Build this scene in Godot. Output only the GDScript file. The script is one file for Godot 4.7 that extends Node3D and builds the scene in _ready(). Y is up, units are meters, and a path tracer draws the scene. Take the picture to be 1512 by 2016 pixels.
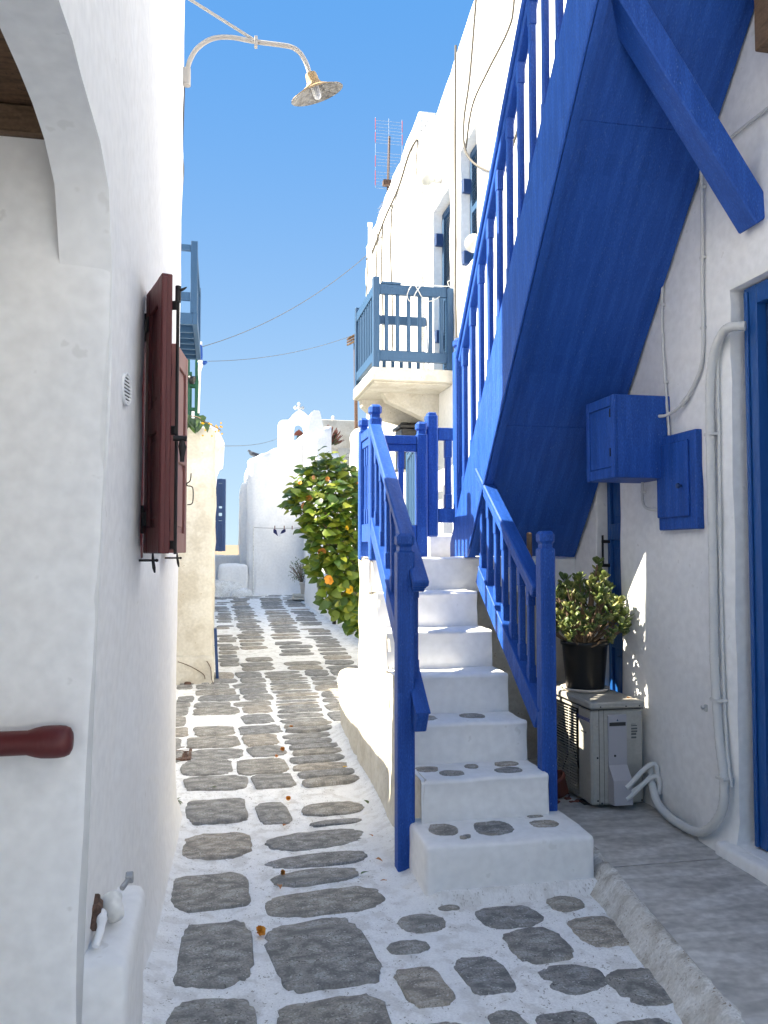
extends Node3D

const PI2 := TAU
var noise := FastNoiseLite.new()
var fine := FastNoiseLite.new()
var rng := RandomNumberGenerator.new()
var counts := {}
var M := {}

# ---------------------------------------------------------------- naming
func numbered(called: String, parent: Node) -> String:
	var key := str(parent.get_instance_id()) + called
	var n: int = counts.get(key, 0)
	counts[key] = n + 1
	return called if n == 0 else "%s_%03d" % [called, n]

func tag(o: Node, label: String, category: String, group := "", kind := "") -> Node:
	if label: o.set_meta("label", label)
	if category: o.set_meta("category", category)
	if group: o.set_meta("group", group)
	if kind: o.set_meta("kind", kind)
	return o

func thing(called: String, label: String, category: String, at := Vector3.ZERO, group := "") -> Node3D:
	var o := Node3D.new()
	o.name = numbered(called, self)
	add_child(o, true)
	o.position = at
	tag(o, label, category, group)
	return o

func structure(called: String, parent: Node = self) -> Node3D:
	var o := Node3D.new()
	o.name = numbered(called, parent)
	parent.add_child(o, true)
	o.set_meta("kind", "structure")
	return o

# shapes are given in world coordinates; a part is shifted into its parent's frame
func obj(called: String, st: SurfaceTool, mat: Material, parent: Node = self) -> MeshInstance3D:
	st.generate_normals()
	st.index()
	return put(called, st.commit(), mat, parent)

func put(called: String, mesh: Mesh, mat: Material, parent: Node = self) -> MeshInstance3D:
	var o := MeshInstance3D.new()
	o.mesh = mesh
	o.material_override = mat
	o.name = numbered(called, parent)
	parent.add_child(o, true)
	var off := Vector3.ZERO
	var p: Node = parent
	while p is Node3D and p != self:
		off += (p as Node3D).position
		p = p.get_parent()
	o.position = -off
	return o

func begin() -> SurfaceTool:
	var st := SurfaceTool.new()
	st.begin(Mesh.PRIMITIVE_TRIANGLES)
	st.set_smooth_group(-1)
	return st

# ---------------------------------------------------------------- shapes
func tri(st: SurfaceTool, a: Vector3, b: Vector3, c: Vector3, out: Vector3) -> void:
	var n := (b - a).cross(c - a)
	if n.length_squared() < 1e-16: return
	if n.dot(out) > 0.0:
		st.add_vertex(a); st.add_vertex(c); st.add_vertex(b)
	else:
		st.add_vertex(a); st.add_vertex(b); st.add_vertex(c)

func quad(st: SurfaceTool, a: Vector3, b: Vector3, c: Vector3, d: Vector3, out: Vector3) -> void:
	tri(st, a, b, c, out)
	tri(st, a, c, d, out)

func box(st: SurfaceTool, c: Vector3, s: Vector3, bv := 0.003, basis := Basis.IDENTITY) -> void:
	st.set_smooth_group(-1)
	var h := s * 0.5
	bv = min(bv, min(h.x, min(h.y, h.z)) * 0.6)
	var P := func(sx: int, sy: int, sz: int, ax: int) -> Vector3:
		var v := Vector3(sx * h.x, sy * h.y, sz * h.z)
		if ax != 0: v.x -= sx * bv
		if ax != 1: v.y -= sy * bv
		if ax != 2: v.z -= sz * bv
		return c + basis * v
	for s1 in [-1, 1]:
		quad(st, P.call(s1, -1, -1, 0), P.call(s1, 1, -1, 0), P.call(s1, 1, 1, 0), P.call(s1, -1, 1, 0), basis * Vector3(s1, 0, 0))
		quad(st, P.call(-1, s1, -1, 1), P.call(1, s1, -1, 1), P.call(1, s1, 1, 1), P.call(-1, s1, 1, 1), basis * Vector3(0, s1, 0))
		quad(st, P.call(-1, -1, s1, 2), P.call(1, -1, s1, 2), P.call(1, 1, s1, 2), P.call(-1, 1, s1, 2), basis * Vector3(0, 0, s1))
		for s2 in [-1, 1]:
			quad(st, P.call(s1, s2, -1, 0), P.call(s1, s2, 1, 0), P.call(s1, s2, 1, 1), P.call(s1, s2, -1, 1), basis * Vector3(s1, s2, 0))
			quad(st, P.call(s1, -1, s2, 0), P.call(s1, 1, s2, 0), P.call(s1, 1, s2, 2), P.call(s1, -1, s2, 2), basis * Vector3(s1, 0, s2))
			quad(st, P.call(-1, s1, s2, 1), P.call(1, s1, s2, 1), P.call(1, s1, s2, 2), P.call(-1, s1, s2, 2), basis * Vector3(0, s1, s2))
			for s3 in [-1, 1]:
				tri(st, P.call(s1, s2, s3, 0), P.call(s1, s2, s3, 1), P.call(s1, s2, s3, 2), basis * Vector3(s1, s2, s3))

func span(st: SurfaceTool, mn: Vector3, mx: Vector3, bv := 0.003) -> void:
	box(st, (mn + mx) * 0.5, (mx - mn).abs(), bv)

# a squared timber from a to b; up fixes which way its height h stands
func beam(st: SurfaceTool, a: Vector3, b: Vector3, w: float, h: float, up := Vector3.UP, bv := 0.004) -> void:
	var z := (b - a).normalized()
	var x := up.cross(z).normalized()
	var y := z.cross(x)
	box(st, (a + b) * 0.5, Vector3(w, h, a.distance_to(b)), bv, Basis(x, y, z))

func tube(st: SurfaceTool, pts: Array, r: Variant, n := 8, caps := true) -> void:
	st.set_smooth_group(0)
	var rings := []
	var t0: Vector3 = (pts[1] - pts[0]).normalized()
	var side := t0.cross(Vector3.UP if abs(t0.y) < 0.9 else Vector3.RIGHT).normalized()
	for i in pts.size():
		var t: Vector3 = (pts[min(i + 1, pts.size() - 1)] - pts[max(i - 1, 0)]).normalized()
		side = (side - t * side.dot(t)).normalized()
		var up := t.cross(side)
		var rr: float = r[i] if r is Array else r
		var ring := []
		for k in n:
			var a := TAU * k / n
			ring.append(pts[i] + (side * cos(a) + up * sin(a)) * rr)
		rings.append(ring)
	for i in pts.size() - 1:
		for k in n:
			var k2 := (k + 1) % n
			var a: Vector3 = rings[i][k]
			var mid: Vector3 = (rings[i][k] + rings[i][k2] + rings[i + 1][k]) / 3.0 - (pts[i] + pts[i + 1]) * 0.5
			quad(st, a, rings[i][k2], rings[i + 1][k2], rings[i + 1][k], mid)
	if caps:
		st.set_smooth_group(-1)
		var t1: Vector3 = pts[-1] - pts[-2]
		for k in n:
			tri(st, pts[0], rings[0][k], rings[0][(k + 1) % n], -t0)
			tri(st, pts[-1], rings[-1][k], rings[-1][(k + 1) % n], t1)

# a smooth curve through points
func curve(pts: Array, steps := 6) -> Array:
	var out := []
	for i in pts.size() - 1:
		var a: Vector3 = pts[max(i - 1, 0)]
		var b: Vector3 = pts[i]
		var c: Vector3 = pts[i + 1]
		var d: Vector3 = pts[min(i + 2, pts.size() - 1)]
		for k in steps:
			out.append(b.cubic_interpolate(c, a, d, float(k) / steps))
	out.append(pts[-1])
	return out

func sag(a: Vector3, b: Vector3, drop: float, n := 18) -> Array:
	var out := []
	for i in n + 1:
		var t := float(i) / n
		out.append(a.lerp(b, t) - Vector3.UP * drop * 4.0 * t * (1.0 - t))
	return out

# profile points (radius, height) turned about an axis
func lathe(st: SurfaceTool, prof: Array, at: Vector3, n := 16, basis := Basis.IDENTITY, smooth := true) -> void:
	for i in prof.size() - 1:
		st.set_smooth_group(0 if smooth else -1)
		var p: Vector2 = prof[i]
		var q: Vector2 = prof[i + 1]
		var nrm := Vector2(q.y - p.y, -(q.x - p.x))
		for k in n:
			var a0 := TAU * k / n
			var a1 := TAU * (k + 1) / n
			var d0 := Vector3(cos(a0), 0, sin(a0))
			var d1 := Vector3(cos(a1), 0, sin(a1))
			var mid := (d0 + d1).normalized()
			quad(st, at + basis * (d0 * p.x + Vector3.UP * p.y), at + basis * (d1 * p.x + Vector3.UP * p.y), at + basis * (d1 * q.x + Vector3.UP * q.y), at + basis * (d0 * q.x + Vector3.UP * q.y), basis * (mid * nrm.x + Vector3.UP * nrm.y))

# polygon (in a plane given by two axes) with thickness along the third
func prism(st: SurfaceTool, poly: Array, o: Vector3, ax: Vector3, ay: Vector3, az: Vector3) -> void:
	st.set_smooth_group(-1)
	var pv := PackedVector2Array(poly)
	var idx := Geometry2D.triangulate_polygon(pv)
	var f := func(p: Vector2, d: float) -> Vector3: return o + ax * p.x + ay * p.y + az * d
	for i in range(0, idx.size(), 3):
		tri(st, f.call(pv[idx[i]], 1.0), f.call(pv[idx[i + 1]], 1.0), f.call(pv[idx[i + 2]], 1.0), az)
		tri(st, f.call(pv[idx[i]], 0.0), f.call(pv[idx[i + 1]], 0.0), f.call(pv[idx[i + 2]], 0.0), -az)
	var turn := -1.0 if Geometry2D.is_polygon_clockwise(pv) else 1.0
	for i in pv.size():
		var p := pv[i]
		var q := pv[(i + 1) % pv.size()]
		var e := (q - p)
		var nn := Vector2(e.y, -e.x) * turn
		quad(st, f.call(p, 0.0), f.call(q, 0.0), f.call(q, 1.0), f.call(p, 1.0), ax * nn.x + ay * nn.y)

func lump(p: Vector3, amp: float) -> float:
	return amp * (noise.get_noise_3dv(p * 1.6) + 0.45 * noise.get_noise_3dv(p * 5.1 + Vector3(9, 4, 2)))

# whitewashed masonry block: rounded edges and an uneven surface
func plaster(st: SurfaceTool, mn: Vector3, mx: Vector3, cell := 0.08, r := 0.03, amp := 0.012, floor_open := true) -> void:
	st.set_smooth_group(0)
	var size := mx - mn
	for ax in 3:
		for s in [-1, 1]:
			if ax == 1 and s == -1 and floor_open: continue
			var u := (ax + 1) % 3
			var v := (ax + 2) % 3
			var lu := lines(0.0, size[u], cell, r)
			var lv := lines(0.0, size[v], cell, r)
			var nd := Vector3.ZERO
			nd[ax] = s
			var g := []
			for a in lu:
				var row := []
				for b in lv:
					var p := Vector3.ZERO
					p[ax] = mx[ax] if s > 0 else mn[ax]
					p[u] = mn[u] + a
					p[v] = mn[v] + b
					row.append(rounded(p, mn, mx, r, amp))
				g.append(row)
			for i in g.size() - 1:
				for j in g[0].size() - 1:
					quad(st, g[i][j], g[i + 1][j], g[i + 1][j + 1], g[i][j + 1], nd)

func lines(a: float, b: float, cell: float, r: float) -> Array:
	var out := [a, a + r * 0.35, a + r]
	var n := int(max(1, round((b - a - 2 * r) / cell)))
	for i in range(1, n):
		out.append(a + r + (b - a - 2 * r) * i / n)
	out.append_array([b - r, b - r * 0.35, b])
	return out

func rounded(p: Vector3, mn: Vector3, mx: Vector3, r: float, amp: float) -> Vector3:
	var rr: float = min(r, (mx - mn)[(mx - mn).min_axis_index()] * 0.45)
	var c := p.clamp(mn + Vector3.ONE * rr, mx - Vector3.ONE * rr)
	var d := p - c
	if d.length() > 1e-6:
		d = d.normalized()
		p = c + d * rr
	return p + d * lump(p, amp)

# an uneven rendered wall with openings, skirts and reveals. o: lower corner; u along ud, v up
func wall(st: SurfaceTool, o: Vector3, ud: Vector3, nd: Vector3, w: float, h: float, holes: Array, depth := 0.2, cell := 0.11, amp := 0.012, lo = null, hi = null, extra = null, splits := []) -> void:
	st.set_smooth_group(0)
	var us := lines(0.0, w, cell, 0.02)
	var vs := lines(0.0, h, cell, 0.02)
	for q in holes:
		for e in [q.position.x, q.end.x]: us.append_array([e - 0.014, e, e + 0.014])
		for e in [q.position.y, q.end.y]: vs.append_array([e - 0.014, e, e + 0.014])
	for e in splits: us.append_array([e - 0.0002, e + 0.0002])
	us = clean(us, w)
	vs = clean(vs, h)
	var base := func(u: float, v: float) -> Vector3:
		if lo != null: v = max(v, lo.call(u))
		if hi != null: v = min(v, hi.call(u))
		return o + ud * u + Vector3.UP * v
	var pos := func(u: float, v: float) -> Vector3:
		var p: Vector3 = base.call(u, v)
		var back := 0.0
		for q in holes:
			var g: Rect2 = q.grow(0.001)
			var g2: Rect2 = q.grow(-0.001)
			if g.has_point(Vector2(u, v)) and not g2.has_point(Vector2(u, v)): back = 0.007
		if u < 0.001 or u > w - 0.001 or v > h - 0.001: back = 0.014
		var d := lump(p, amp) - back
		if extra != null: d += extra.call(u, (p - o).y)
		return p + nd * d
	var g := []
	for u in us:
		var row := []
		for v in vs: row.append(pos.call(u, v))
		g.append(row)
	for i in us.size() - 1:
		for j in vs.size() - 1:
			var c := Vector2((us[i] + us[i + 1]) * 0.5, (vs[j] + vs[j + 1]) * 0.5)
			var skip := false
			for q in holes:
				if q.has_point(c): skip = true
			if not skip: quad(st, g[i][j], g[i + 1][j], g[i + 1][j + 1], g[i][j + 1], nd)
	var bk := func(u: float, v: float) -> Vector3: return base.call(u, v) - nd * depth
	var last := us.size() - 1
	st.set_smooth_group(1)
	for j in vs.size() - 1:
		quad(st, g[0][j], g[0][j + 1], bk.call(us[0], vs[j + 1]), bk.call(us[0], vs[j]), -ud)
		quad(st, g[last][j], g[last][j + 1], bk.call(us[last], vs[j + 1]), bk.call(us[last], vs[j]), ud)
	var top := vs.size() - 1
	for i in last:
		quad(st, g[i][top], g[i + 1][top], bk.call(us[i + 1], vs[top]), bk.call(us[i], vs[top]), Vector3.UP)
		quad(st, g[i][0], g[i + 1][0], bk.call(us[i + 1], vs[0]), bk.call(us[i], vs[0]), Vector3.DOWN)
	for q in holes:
		for i in last:
			if us[i] > q.position.x - 0.001 and us[i + 1] < q.end.x + 0.001:
				for e in [[q.position.y, Vector3.UP], [q.end.y, Vector3.DOWN]]:
					quad(st, pos.call(us[i], e[0]), pos.call(us[i + 1], e[0]), bk.call(us[i + 1], e[0]), bk.call(us[i], e[0]), e[1])
		for j in vs.size() - 1:
			if vs[j] > q.position.y - 0.001 and vs[j + 1] < q.end.y + 0.001:
				for e in [[q.position.x, ud], [q.end.x, -ud]]:
					quad(st, pos.call(e[0], vs[j]), pos.call(e[0], vs[j + 1]), bk.call(e[0], vs[j + 1]), bk.call(e[0], vs[j]), e[1])

func clean(a: Array, mx: float) -> Array:
	a.sort()
	var out := []
	for x in a:
		if x < -0.0001 or x > mx + 0.0001: continue
		if out.is_empty() or x - out[-1] > 0.0003: out.append(x)
	return out

# a worn flat stone set in the ground: ragged outline, softened edge, slightly domed
func stone_mesh(w: float, d: float, squareness: float, sd: int, proud := 0.006, n := 30) -> Mesh:
	var st := begin()
	st.set_smooth_group(0)
	var ring := []
	for k in n:
		var a := TAU * k / n
		var e := 2.0 / squareness
		var x: float = sign(cos(a)) * pow(abs(cos(a)), e)
		var z: float = sign(sin(a)) * pow(abs(sin(a)), e)
		var f := 1.0 + 0.10 * noise.get_noise_2d(cos(a) * 1.1 + sd * 7.3, sin(a) * 1.1) + 0.05 * noise.get_noise_2d(cos(a) * 5.0 + sd * 3.1, sin(a) * 5.0) + 0.03 * noise.get_noise_2d(cos(a) * 13.0 + sd * 1.7, sin(a) * 13.0)
		ring.append(Vector2(x * w * 0.5 * f, z * d * 0.5 * f))
	var lv := [[1.03, -0.02], [1.0, proud * 0.5], [0.95, proud], [0.6, proud + 0.002], [0.0, proud + 0.003]]
	for l in lv.size() - 1:
		for k in n:
			var q := []
			for pr in [[l, k], [l, (k + 1) % n], [l + 1, (k + 1) % n], [l + 1, k]]:
				var p: Vector2 = ring[pr[1]] * lv[pr[0]][0]
				var y: float = lv[pr[0]][1] + (0.0 if pr[0] == 0 else 0.0025 * noise.get_noise_2d(p.x * 9.0 + sd, p.y * 9.0))
				q.append(Vector3(p.x, y, p.y))
			quad(st, q[0], q[1], q[2], q[3], Vector3.UP + Vector3(q[0].x, 0, q[0].z))
	st.generate_normals()
	st.index()
	return st.commit()

func leaf_mesh(l: float, w: float, fold: float, droop: float, round_tip := 0.5) -> Mesh:
	var st := begin()
	st.set_smooth_group(0)
	var n := 6
	var c := []
	for i in n + 1:
		var t := float(i) / n
		var ww := w * 0.5 * pow(sin(PI * pow(t, round_tip)), 0.8) if i < n else 0.0
		var y := -droop * t * t * l
		c.append([Vector3(0, y, t * l), Vector3(ww, y + fold * ww, t * l), Vector3(-ww, y + fold * ww, t * l)])
	for i in n:
		quad(st, c[i][0], c[i][1], c[i + 1][1], c[i + 1][0], Vector3.UP)
		quad(st, c[i][0], c[i][2], c[i + 1][2], c[i + 1][0], Vector3.UP)
	st.generate_normals()
	st.index()
	return st.commit()

# ---------------------------------------------------------------- materials
func lin(r: float, g: float, b: float) -> Color:
	return Color(r, g, b).linear_to_srgb()

func mat(called: String, c: Color, rough := 0.7, metal := 0.0) -> StandardMaterial3D:
	var m := StandardMaterial3D.new()
	m.resource_name = called
	m.albedo_color = c
	m.roughness = rough
	m.metallic = metal
	M[called] = m
	return m

func field(sz: int, freq: float, oct: int, sd: int) -> Image:
	var f := FastNoiseLite.new()
	f.seed = sd
	f.frequency = freq
	f.fractal_octaves = oct
	return f.get_seamless_image(sz, sz, false, false, 0.15)

func relief(m: StandardMaterial3D, tex: Texture2D, cm: float) -> void:
	m.heightmap_enabled = true
	m.heightmap_texture = tex
	m.heightmap_scale = cm

func triplanar(m: StandardMaterial3D, s: Vector3) -> void:
	m.uv1_triplanar = true
	m.uv1_world_triplanar = true
	m.uv1_scale = s

# colour texture: a mix of tones by two noise fields plus specks
func tones(sz: int, sd: int, cols: Array, freq: float, speck: Color, speck_at: float, stretch := 1.0, grain := 0.28, cracks := 0.0) -> ImageTexture:
	var a := FastNoiseLite.new()
	a.seed = sd
	a.frequency = freq
	a.fractal_octaves = 5
	var im_a := a.get_seamless_image(sz, sz, false, false, 0.2)
	a.seed = sd + 5
	a.frequency = freq * 9.0
	a.fractal_octaves = 3
	var im_b := a.get_seamless_image(sz, sz, false, false, 0.2)
	a.seed = sd + 9
	a.frequency = freq * 2.2
	var im_c := a.get_seamless_image(sz, sz, false, false, 0.2)
	var im := Image.create(sz, sz, false, Image.FORMAT_RGB8)
	for y in sz:
		for x in sz:
			var yy := int(y * stretch) % sz
			var va := im_a.get_pixel(x, yy).r
			var vb := im_b.get_pixel(x, y).r
			var vc := im_c.get_pixel(x, y).r
			var t: float = clamp((va - 0.28) / 0.44, 0.0, 1.0) * (cols.size() - 1)
			var i := int(min(t, cols.size() - 2))
			var c: Color = cols[i].lerp(cols[i + 1], t - i)
			c = c * (1.0 - grain * 0.5 + grain * vb)
			if vb * 0.75 + vc * 0.45 > speck_at: c = c.lerp(speck, clamp((vb * 0.75 + vc * 0.45 - speck_at) * 14.0, 0.0, 0.9))
			if cracks > 0.0 and abs(vc - .5) < .012 and va > .45: c = c.darkened(cracks)
			c.a = 1.0
			im.set_pixel(x, y, c.clamp())
	return ImageTexture.create_from_image(im)

func materials() -> void:
	var rough_h := ImageTexture.create_from_image(field(512, 0.02, 5, 3))
	var fine_h := ImageTexture.create_from_image(field(512, 0.05, 4, 8))
	var w := mat("whitewash", Color.WHITE, 0.9)
	w.albedo_texture = tones(512, 11, [lin(.855, .855, .85), lin(.88, .875, .865), lin(.87, .865, .855), lin(.885, .885, .88)], 0.006, lin(.77, .765, .75), 0.93, 1.0, .06)
	triplanar(w, Vector3.ONE * 0.55)
	relief(w, fine_h, 0.045)
	var old := mat("worn_whitewash", Color.WHITE, 0.92)
	old.albedo_texture = tones(512, 21, [lin(.70, .68, .63), lin(.84, .83, .79), lin(.80, .79, .75), lin(.85, .84, .82)], 0.008, lin(.42, .38, .33), 0.83)
	triplanar(old, Vector3.ONE * 0.8)
	relief(old, rough_h, 0.35)
	var cr := mat("cream_plaster", Color.WHITE, 0.92)
	cr.albedo_texture = tones(512, 31, [lin(.53, .49, .41), lin(.61, .575, .50), lin(.59, .555, .475), lin(.64, .61, .54)], 0.008, lin(.40, .34, .25), 0.9, 1.0, .1)
	triplanar(cr, Vector3.ONE * 0.7)
	relief(cr, rough_h, 0.25)
	var kb := mat("weathered_kerb", Color.WHITE, 0.92)
	kb.albedo_texture = tones(512, 27, [lin(.42, .39, .34), lin(.66, .64, .60), lin(.60, .58, .53), lin(.74, .73, .70)], 0.014, lin(.22, .17, .12), 0.80)
	triplanar(kb, Vector3.ONE * 1.1)
	relief(kb, rough_h, 0.5)
	var gp := mat("painted_joints", Color.WHITE, 0.88)
	gp.albedo_texture = tones(1024, 41, [lin(.74, .73, .71), lin(.86, .86, .855), lin(.88, .88, .87), lin(.89, .89, .885)], 0.01, lin(.34, .32, .29), 0.81, 1.0, .12)
	triplanar(gp, Vector3.ONE * 0.75)
	relief(gp, rough_h, 0.7)
	var k := 0
	for c in [[.27, .265, .25], [.30, .285, .255], [.235, .235, .23], [.34, .31, .265]]:
		var s := mat("paving_stone_%d" % k, Color.WHITE, 0.75)
		s.albedo_texture = tones(512, 51 + k * 13, [lin(c[0] * .62, c[1] * .62, c[2] * .63), lin(c[0] * .95, c[1] * .95, c[2] * .95), lin(c[0] * 1.08, c[1] * 1.04, c[2]), lin(c[0] * 1.35, c[1] * 1.36, c[2] * 1.4)], 0.009, lin(.62, .61, .59), 0.85, 1.6, .34, .55)
		triplanar(s, Vector3.ONE * 1.9)
		relief(s, rough_h, 0.12)
		k += 1
	var mb := mat("marble_slab", Color.WHITE, 0.55)
	mb.albedo_texture = tones(512, 121, [lin(.40, .385, .365), lin(.52, .505, .475), lin(.49, .47, .445), lin(.60, .585, .56)], 0.006, lin(.5, .49, .46), 0.9, 3.0, .2)
	triplanar(mb, Vector3.ONE * 0.6)
	relief(mb, fine_h, 0.05)
	var paint_h := ImageTexture.create_from_image(field(256, 0.04, 3, 77))
	for e in [["royal_blue_paint", lin(.035, .10, .46), .42], ["teal_blue_paint", lin(.024, .078, .165), .55], ["door_blue_paint", lin(.012, .085, .30), .4], ["navy_paint", lin(.015, .05, .16), .5], ["oxblood_paint", lin(.105, .014, .014), .5], ["lit_oxblood_paint", lin(.30, .11, .09), .6], ["green_paint", lin(.01, .10, .05), .5]]:
		var p := mat(e[0], e[1], e[2])
		triplanar(p, Vector3(3, 1.2, 3))
		relief(p, paint_h, 0.2)
	M.royal_blue_paint.albedo_color = Color.WHITE
	M.royal_blue_paint.metallic_specular = .35
	M.royal_blue_paint.roughness = .5
	M.royal_blue_paint.albedo_texture = tones(256, 141, [lin(.015, .070, .31), lin(.019, .082, .36), lin(.017, .077, .34), lin(.024, .095, .40)], 0.02, lin(.12, .19, .42), 0.875, .25, .3)
	M.lit_oxblood_paint.albedo_color = lin(.26, .10, .085)  # lighter oxblood: skylight on the far leaf put into its colour
	mat("black_iron", lin(.02, .018, .018), .55, .4)
	mat("galvanised", lin(.45, .45, .45), .5, .6)
	var rust := mat("rusty_iron", Color.WHITE, .85)
	rust.albedo_texture = tones(256, 151, [lin(.06, .035, .025), lin(.16, .09, .06), lin(.10, .06, .045)], 0.03, lin(.3, .2, .15), 0.85)
	triplanar(rust, Vector3.ONE * 3)
	var wood := mat("brown_wood", Color.WHITE, .75)
	wood.albedo_texture = tones(256, 161, [lin(.10, .062, .035), lin(.17, .105, .06), lin(.14, .085, .05)], 0.02, lin(.06, .04, .025), 0.85, 5.0)
	triplanar(wood, Vector3.ONE * 1.5)
	var ceil_wood := mat("ceiling_boards", lin(.16, .10, .062), .8)
	ceil_wood.albedo_texture = wood.albedo_texture
	ceil_wood.albedo_color = Color(1, .95, .9)
	triplanar(ceil_wood, Vector3.ONE * 1.2)
	mat("white_pipe", lin(.66, .66, .64), .6)
	relief(M.white_pipe, fine_h, 0.3)
	triplanar(M.white_pipe, Vector3.ONE * 2.0)
	var ac := mat("beige_enamel", Color.WHITE, .45)
	ac.albedo_texture = tones(256, 171, [lin(.38, .365, .325), lin(.44, .425, .38), lin(.42, .41, .37)], 0.012, lin(.30, .26, .21), 0.93, 1.0, .06)
	triplanar(ac, Vector3.ONE * 1.5)
	mat("lilac_plastic", lin(.42, .41, .44), .5)
	mat("black_plastic", lin(.012, .012, .013), .35)
	mat("screw", lin(.03, .03, .03), .5)
	mat("print_blue", lin(.05, .06, .30), .5)
	mat("print_grey", lin(.10, .11, .11), .5)
	mat("lamp_enamel", lin(.40, .27, .13), .6)
	mat("lamp_paint", lin(.45, .42, .38), .6)
	var lin_in := mat("lamp_inside", Color.WHITE, .6, .1)
	lin_in.albedo_texture = tones(256, 181, [lin(.12, .11, .10), lin(.20, .19, .17), lin(.30, .29, .27)], 0.015, lin(.5, .5, .5), 0.85)
	triplanar(lin_in, Vector3.ONE * 6)
	mat("bulb_glass", lin(.75, .75, .73), .25)
	mat("globe_glass", lin(.50, .50, .46), .12)
	var g := mat("window_glass", Color(.03, .04, .05), .06)
	g.metallic_specular = 0.6
	for e in [["hibiscus_leaf_0", [.115, .165, .016]], ["hibiscus_leaf_1", [.035, .075, .011]], ["hibiscus_leaf_2", [.20, .22, .022]], ["jade_leaf_0", [.14, .18, .045]], ["jade_leaf_1", [.08, .12, .035]], ["jade_leaf_2", [.26, .26, .08]], ["pot_leaf", [.07, .08, .035]], ["vine_leaf", [.02, .05, .025]]]:
		var l := mat(e[0], lin(e[1][0], e[1][1], e[1][2]), .45)
		l.backlight_enabled = true
		l.backlight = Color(.30, .40, .12)
		l.cull_mode = BaseMaterial3D.CULL_DISABLED
	var red := mat("heather_tip", lin(.16, .055, .04), .8)
	red.cull_mode = BaseMaterial3D.CULL_DISABLED
	mat("stem_bark", lin(.20, .14, .09), .85)
	relief(M.stem_bark, fine_h, 0.4)
	triplanar(M.stem_bark, Vector3.ONE * 6)
	for e in [["petal_orange", [.75, .32, .03]], ["petal_peach", [.72, .35, .16]], ["petal_dry", [.42, .17, .03]], ["leaf_dry", [.30, .11, .04]], ["petal_yellow", [.8, .5, .02]]]:
		var l := mat(e[0], lin(e[1][0], e[1][1], e[1][2]), .6)
		l.backlight_enabled = true
		l.backlight = Color(.6, .4, .1)
		l.cull_mode = BaseMaterial3D.CULL_DISABLED
	mat("cable_grey", lin(.11, .10, .085), .8)
	mat("cable_white", lin(.72, .71, .67), .6)
	mat("cable_dark", lin(.09, .09, .09), .6)
	mat("cloth_white", lin(.75, .75, .78), .9)
	mat("cloth_navy", lin(.015, .02, .09), .9)
	mat("bird_grey", lin(.10, .11, .13), .7)
	mat("bird_dark", lin(.035, .04, .06), .6)
	mat("bronze", lin(.05, .09, .07), .5, .5)
	mat("terracotta", lin(.20, .06, .04), .8)
	mat("pale_pot", lin(.70, .64, .58), .8)
	mat("dry_hill", lin(.26, .20, .13), .95)
	mat("red_plastic", lin(.5, .03, .02), .5)

func gy(z: float) -> float:
	var p := [Vector2(6, 0), Vector2(-4.5, 0), Vector2(-6.7, .08), Vector2(-8.7, .17), Vector2(-12, .34), Vector2(-18, .6), Vector2(-40, .7)]
	for i in p.size() - 1:
		if z <= p[i].x and z >= p[i + 1].x:
			return lerp(p[i].y, p[i + 1].y, (p[i].x - z) / (p[i].x - p[i + 1].x))
	return 0.0

func _ready() -> void:
	var cam := Camera3D.new()
	cam.name = "camera"
	cam.position = Vector3(0, 1.5, 0)
	cam.rotation_degrees = Vector3(2.67, -11.2, 0)
	cam.fov = 62.84
	cam.near = 0.05
	cam.far = 2000.0
	add_child(cam)
	cam.current = true
	var env := Environment.new()
	env.background_mode = Environment.BG_SKY
	env.tonemap_mode = Environment.TONE_MAPPER_LINEAR
	env.tonemap_exposure = 3.85
	env.sdfgi_enabled = true
	env.ssao_enabled = true
	env.ssil_enabled = true
	var sm := ProceduralSkyMaterial.new()
	sm.sky_top_color = lin(.0245, .096, .230)
	sm.sky_horizon_color = lin(.180, .238, .272)
	sm.sky_curve = 0.19
	sm.ground_horizon_color = lin(.152, .208, .245)
	sm.ground_bottom_color = lin(.16, .15, .14)
	sm.sun_angle_max = 12.0
	sm.sun_curve = 0.05
	var sky := Sky.new()
	sky.sky_material = sm
	env.sky = sky
	env.background_energy_multiplier = 1.0
	var we := WorldEnvironment.new()
	we.name = "world_environment"
	we.environment = env
	add_child(we)
	var sun := DirectionalLight3D.new()
	sun.name = "sun"
	sun.light_energy = 1.5
	sun.light_color = Color(1.0, 0.96, 0.88)
	sun.light_angular_distance = 0.5
	sun.shadow_enabled = true
	add_child(sun)
	sun.look_at_from_position(Vector3(-1.0, 1.0, -.2), Vector3.ZERO)

	noise.seed = 4
	noise.frequency = 1.0
	noise.fractal_octaves = 2
	rng.seed = 20
	materials()
	terrain()
	pavement()
	marble_platform()
	left_house()
	cream_house()
	balcony_house()
	shade_masses()
	shutter_house()
	chapel()
	back_yard()
	right_house()
	far_right_house()
	staircase()
	lower_railings()
	upper_stairs()
	right_wall_things()
	left_wall_things()
	street_lamp()
	far_things()
	plants()
	litter()

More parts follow.
